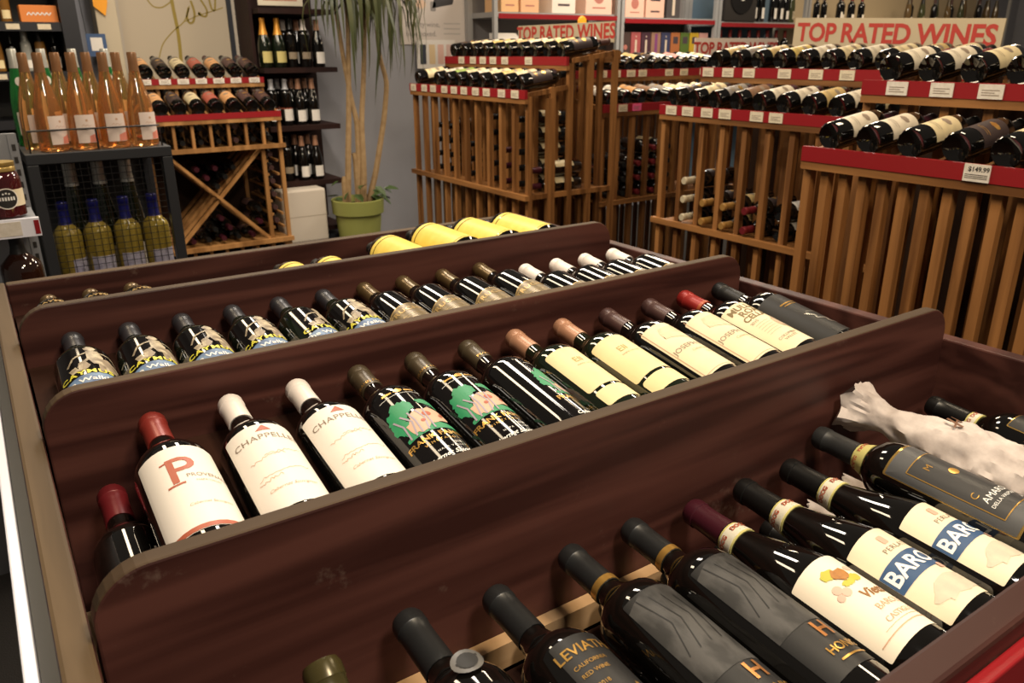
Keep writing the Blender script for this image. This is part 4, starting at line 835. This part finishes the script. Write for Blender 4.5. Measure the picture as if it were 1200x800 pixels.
# ================================================================== gold-lettered panel
r = thing('mirror_panel', 'tall framed beige panel with gold script lettering', 'panel', T(.88, 5.445, 0))
MB().box(0, .62, -.02, 0, .5, 2.4).build('panel', mat('beige_pane', (.50, .42, .31), .4, 0, .5), r)
MB().box(-.03, 0, -.035, 0, .5, 2.4).build('frame', mat('cream_frame', (.48, .42, .34), .5), r); MB().box(.62, .648, -.035, 0, .5, 2.4).build('frame', mat('dark_frame', (.02, .022, .03), .5), r)
MB().box(.6485, .669, -.03, 0, .5, 2.4).build('frame', mat('cream_frame', (0, 0, 0)), r)
M_GS = mat('gold_script_paint', (.30, .215, .03), .5)
def stroke(pts, wd):
    P = [Vector((a, b)) for a, b in pts]; out = []
    for i in range(len(P)-1):
        p0 = P[max(i-1, 0)]; p1 = P[i]; p2 = P[i+1]; p3 = P[min(i+2, len(P)-1)]
        for k in range(6):
            t = k/6; out.append(.5*((2*p1)+(p2-p0)*t+(2*p0-5*p1+4*p2-p3)*t*t+(3*p1-p0-3*p2+p3)*t**3))
    out.append(P[-1]); return line2d([tuple(q) for q in out], wd)
for nm, g in (('stem', stroke([(.300, 1.72), (.305, 1.6), (.312, 1.5), (.312, 1.4), (.306, 1.27)], .020)), ('tail', stroke([(.175, 1.30), (.215, 1.40), (.285, 1.475), (.36, 1.535), (.40, 1.62)], .006)),
              ('swash', stroke([(.16, 1.66), (.19, 1.615), (.24, 1.608), (.295, 1.64)], .007)), ('letter_o', stroke([(.395, 1.61), (.378, 1.56), (.386, 1.525), (.41, 1.53), (.425, 1.58), (.412, 1.65)], .013)),
              ('letter_s', join2d(stroke([(.47, 1.66), (.50, 1.60), (.49, 1.562), (.455, 1.572), (.45, 1.585)], .011), disc2d(.455, 1.577, .010))), ('letter_h', stroke([(.52, 1.68), (.53, 1.61), (.548, 1.60), (.56, 1.66), (.575, 1.70)], .011)),
              ('flourish', stroke([(.36, 1.53), (.44, 1.565), (.54, 1.595), (.60, 1.615)], .005))):
    link(nm, flat(g, nm, M_GS, -.0212), r)

# ================================================================== black crate with rose bottles
ck = thing('wire_crate', 'black steel crate with wire mesh front and rose bottles standing on top', 'crate', T(.131, 2.83, 0)); CW, CD, CH = .419, .42, 1.064
for x in (0, CW-.032):
    for y in (0, CD-.032): MB().box(x, x+.032, y, y+.032, 0, CH-.033).build('post', M_BLACKM, ck, bevel=.002)
for a in ((0, CW, 0, .032), (0, CW, CD-.032, CD), (0, .032, .033, CD-.033), (CW-.032, CW, .033, CD-.033)): MB().box(*a, CH-.032, CH).build('top_bar', M_BLACKM, ck, bevel=.002)
MB().box(.033, CW-.033, .033, CD-.033, CH-.012, CH-.002).build('top_panel', mat('charcoal_panel', (.05, .05, .052), .5), ck)
MB().box(.033, CW-.033, CD-.008, CD-.003, .586, CH-.033).build('back_panel', M_BLACKM, ck)
MB().box(.033, CW-.033, .02, CD-.01, .57, .585).build('inner_shelf', M_BLACKM, ck)
for i in range(17):
    x = .036+i*(CW-.072)/16; MB().box(x-.0009, x+.0009, .012, .014, .586, CH-.033).build('mesh_wire', M_WIRE, ck)
for i in range(22):
    z = .60+i*.0205; MB().box(.033, CW-.033, .0095, .0115, z-.0009, z+.0009).build('mesh_wire', M_WIRE, ck)
for i in range(18):
    y = .04+i*.0195; MB().box(.015, .017, y, y+.0018, .586, CH-.033).build('mesh_wire', M_WIRE, ck)
MB().tube([(.020, .035, CH), (.020, .035, CH+.065), (CW-.020, .035, CH+.065), (CW-.020, .035, CH)], .003, 6).build('guard_rail', M_WIRE, ck)
MB().tube([(CW*.5, .035, CH), (CW*.5, .035, CH+.065)], .003, 6).build('guard_rail', M_WIRE, ck)
M_ROSE = mat('rose_wine_glass', (.80, .42, .15), .03, 0, .5, .3, .85); M_CLEAR = mat('clear_neck_foil', (.24, .12, .055), .2, .2)
pRo = Proto(prof_rose(R=.045), M_ROSE, 24, M_CLEAR, .245)
k_ = pRo.label(rrect2d(-.030, .032, .022, .112, .002), mat('blush_label', (.80, .66, .58), .5), R=.0445, off=.0010); pRo.print(k_, poly2d([(.004, .023), (.032, .024), (.032, .052), (.006, .044)]), mat('coral_ink', (.80, .28, .20), .5), R=.0445, off=.0014)
pRo.print(k_, join2d(disc2d(.004, .094, .004), line2d([(-.012, .076), (-.006, .082), (-.002, .075), (.004, .081), (.010, .075), (.018, .079)], .0012)), INKO, R=.0445, off=.0014)
TOPZ = CH+.001
for i, x in enumerate((.222, .312, .400, .488)): stand(pRo, x, 2.912, TOPZ-.001, ['front-row rose bottle on the crate, at the jar end', 'front-row rose bottle on the crate, between two others', 'front-row rose bottle on the crate, between two others', 'front-row rose bottle on the crate, at the X-bin rack end'][i], 'front row of rose bottles on the crate', .95, [.5, .1, .05, .35][i])
for i, x in enumerate((.188, .278, .366, .454)): stand(pRo, x, 3.008, TOPZ-.001, 'rose wine bottle in the second row on the black crate', 'second row of rose bottles on the crate', .95, .2)
M_GRN = mat('bright_green_glass', (.03, .35, .08), .04, 0, .5, .3, .7)
pGr = Proto(prof_hock(), M_GRN, 20, CAP('silver', (.55, .55, .5), .3, .5), .27); pGr.label(disc2d(0, .225, .012, .016), PAPER, 'neck_label', R=.026, off=.0012); pGr.label(rrect2d(-.03, .03, .04, .12, .003), PAPER)
for i, (x, y) in enumerate(((.170, 3.13), (.258, 3.20), (.350, 3.20), (.450, 3.20))): stand(pGr, x, y, TOPZ-.001, 'green hock bottle with silver capsule behind the rose bottles', 'green bottles behind the rose row', .9, .1)
pWW = Proto(prof_bordeaux(R=.039, H=.29), mat('pale_straw_glass', (.34, .25, .045), .08, 0, .5, .3, .15), 18, CAP('royal_blue', (.012, .014, .16), .35, .2), .225)
kk = pWW.label(rrect2d(-.036, .036, .03, .125, .002), mat('lilac_white_label', (.52, .50, .58), .5, var=.8, vscale=50, tint=(.30, .28, .42)))
for i, x in enumerate((.207, .295, .386, .475)): stand(pWW, x, 2.90, .5855, 'straw-coloured bottle with royal blue capsule at the front inside the wire crate', 'blue-capped bottles inside the crate', 1.1, [.9, .1, .1, .3][i])
pRs = Proto(prof_hock(R=.0315, H=.33), M_GREENG, 18, CAP('silver', (0, 0, 0)), .27); pRs.label(rrect2d(-.034, .034, .03, .11, .002), PAPER)
for i, x in enumerate((.258, .343, .428)): stand(pRs, x, 3.02, .5855, 'dark bottle with silver capsule at the back inside the wire crate', 'silver-capped bottles inside the crate', 1.3, .2)

# ================================================================== shelf end with jar
gs = thing('gondola_shelf', 'grey perforated shelf end with a jar on it, at the corner of the bin', 'shelf unit', T(0, 2.10, 0)); M_PERF = mat('grey_perforated_steel', (.24, .25, .27), .5, .2)
MB().box(-.35, .096, .20, .215, 0, 1.17).build('back_panel', M_PERF, gs)
MB().box(.078, .098, .195, .199, 0, 1.17).build('upright', M_PERF, gs)
for i in range(12): MB().box(.084, .092, .1935, .1948, .80+i*.03, .815+i*.03).build('slot', M_INK, gs)
for z in (.993, .79): MB().box(-.35, .096, .03, .194, z-.02, z).build('shelf', M_PERF, gs)
MB().box(-.35, .100, .014, .029, .953, .995).build('price_channel', mat('white_price_channel', (0, 0, 0)), gs); MB().box(.088, .0985, .0125, .0138, .958, .99).build('price_tag', M_RED, gs); MB().box(-.02, .062, .0125, .0138, .958, .99).build('price_tag', M_TAGW, gs)
jr = thing('preserve_jar', 'jar of dark red preserve with gold lid and round black emblem', 'jar', T(.040, 2.174, .9935) @ Matrix.Rotation(.2, 4, 'Z')); M_JAM = mat('dark_red_preserve', (.055, .006, .008), .06, 0, .6, .6)
MB().lathe([(.001, 0), (.038, 0), (.043, .006), (.043, .085), (.039, .10), (.034, .106), (.034, .112), (.001, .112)], 26).build('jar_glass', M_JAM, jr, True)
MB().lathe([(.001, .106), (.0375, .106), (.0375, .114), (.0365, .116), (.0375, .118), (.0375, .126), (.001, .127)], 26).build('lid', mat('gold_lid', (.60, .42, .14), .3, .7), jr, True)
kl = link('label', wrap(rrect2d(-.05, .05, .028, .066, .003), .043, .0006, 'label', CREAM2), jr); link('emblem', wrap(disc2d(-.002, .047, .024, .024, 20), .043, .0011, 'emblem', PAPER), kl); link('emblem', wrap(disc2d(-.002, .047, .0215, .0215, 20), .043, .0015, 'emblem', M_INK), kl)
link('emblem_print', wrap(join2d(*[rect2d(-.017+q*.0055, -.0135+q*.0055, .043, .051) for q in range(6)], disc2d(-.008, .058, .002), disc2d(-.002, .0595, .002), disc2d(.004, .058, .002)), .043, .0019, 'emblem_print', WHITEI), kl)
pJ = Proto(prof_jug(R=.045, H=.17), mat('brown_glass', (.018, .006, .003), .05, 0, .6, .5), 22, C_BLACK, .115); pJ.prof = pJ.prof
jb = Proto([(r_, z_*.66) for r_, z_ in prof_jug(R=.045, H=.26)], MATS['brown_glass'], 22, C_BLACK, .118); k_ = jb.label(rrect2d(-.04, .04, .01, .05, .003), mat('tan_label', (.40, .22, .12), .5)); jb.print(k_, disc2d(.016, .034, .012), PAPER)
stand(jb, .046, 2.165, .7905, 'squat brown bottle on the lower shelf under the jar', None, 1, .2)
wb = Proto(prof_jug(R=.028, H=.15), mat('white_plastic', (.75, .73, .70), .4), 18, CAP('royal_blue', (0, 0, 0)), .125); wb.label(rrect2d(-.02, .02, .03, .06, .002), BLUE2)
stand(wb, -.005, 2.2, 1.1395, 'small white bottle with blue lettering above the jar', None, 1, .2)
MB().box(-.35, .034, 2.15, 2.294, 1.124, 1.139).build('shelf', M_PERF, gs).location = (0, -2.10, 0)

# ================================================================== dark cooler at the far left
cb = thing('bottle_cooler', 'dark cooler cabinet with small bottles beyond the crate', 'cooler', T(-.9, 4.95, 0)); M_CB = mat('cooler_black', (.014, .014, .018), .4)
MB().box(0, .04, 0, .5, 0, 2.4).build('side_panel', M_CB, cb); MB().box(1.42, 1.50, 0, .5, 0, 2.4).build('side_panel', M_CB, cb); MB().box(.041, 1.419, .48, .5, 0, 2.4).build('back_panel', mat('cooler_back', (.045, .042, .040), .5), cb)
for z in (1.02, 1.26, 1.50, 1.80): MB().box(.041, 1.419, .03, .479, z-.015, z).build('shelf', M_CB, cb); MB().box(.041, 1.419, .018, .029, z-.04, z+.004).build('price_rail', M_CB, cb)
for i, (x, z) in enumerate(((1.08, 1.5), (1.20, 1.5), (1.34, 1.5), (1.10, 1.26), (1.30, 1.26))): MB().box(x-.03, x+.03, .014, .0175, z-.032, z-.006).build('price_tag', M_TAG, cb)
pS1 = Proto(prof_jug(R=.026, H=.19), mat('amber_flask', (.30, .14, .03), .06, 0, .5, .4, .3), 14, C_BLACK, .15); pS1.label(rrect2d(-.02, .02, .02, .06, .002), CREAM)
pS2 = Proto(prof_jug(R=.026, H=.19), mat('clear_flask', (.5, .5, .45), .05, 0, .5, .4, .3), 14, CAP('silver', (0, 0, 0)), .15); pS2.label(rrect2d(-.02, .02, .02, .06, .002), PAPER)
for i in range(13):
    x = .10+i*.062
    if x < .30: stand([pS1, pS2, PK][i % 3], x, 5.06, 1.5005, 'small spirit flask on the upper board of the cooler', 'upper board of the cooler', .62 if i % 3 == 2 else 1, .1)
for i in range(9):
    x = -.05+i*.066; stand([pS2, pS1, PK][i % 3], x, 5.08, 1.2605, 'small spirit flask on the lower board of the cooler', 'lower board of the cooler', .62 if i % 3 == 2 else 1, .1)
carton(.345, .515, 5.0, 5.12, 1.5005, 1.585, (.72, .22, .04), 'orange carton with pale script in the cooler', 'spirit_carton', artf(lambda h, H: line2d([(-.055+.01*q, H*.5+(.008 if q % 2 else -.006)) for q in range(12)], .005), WHITEI))
ht = thing('hanging_tag', 'orange paper tag hanging against the cream pillar', 'tag', T(.765, 5.285, 1.60)); MB().prism([(-.035, 0), (.02, -.05), (.04, .02), (.035, .2), (-.03, .2)], 0, .004).build('paper', mat('orange_card', (0, 0, 0)), ht)
MB().tube([(0, .002, .2), (.002, .004, .7)], .0015, 5).build('string', M_WIRE, ht)
hs_ = thing('hanging_sign', 'small blue-edged card hanging on a thin wire beside the cooler', 'sign', T(.71, 5.25, 1.335)); MB().box(-.05, .05, 0, .004, 0, .12).build('card', mat('blue_card', (.05, .10, .22), .5), hs_); link('card_print', flat(rect2d(-.03, .03, .03, .10), 'card_print', PAPER, -.001), hs_)
MB().tube([(-.045, .002, .12), (-.06, .002, .5), (-.055, .004, .95)], .002, 5).build('wire', M_WIRE, hs_)
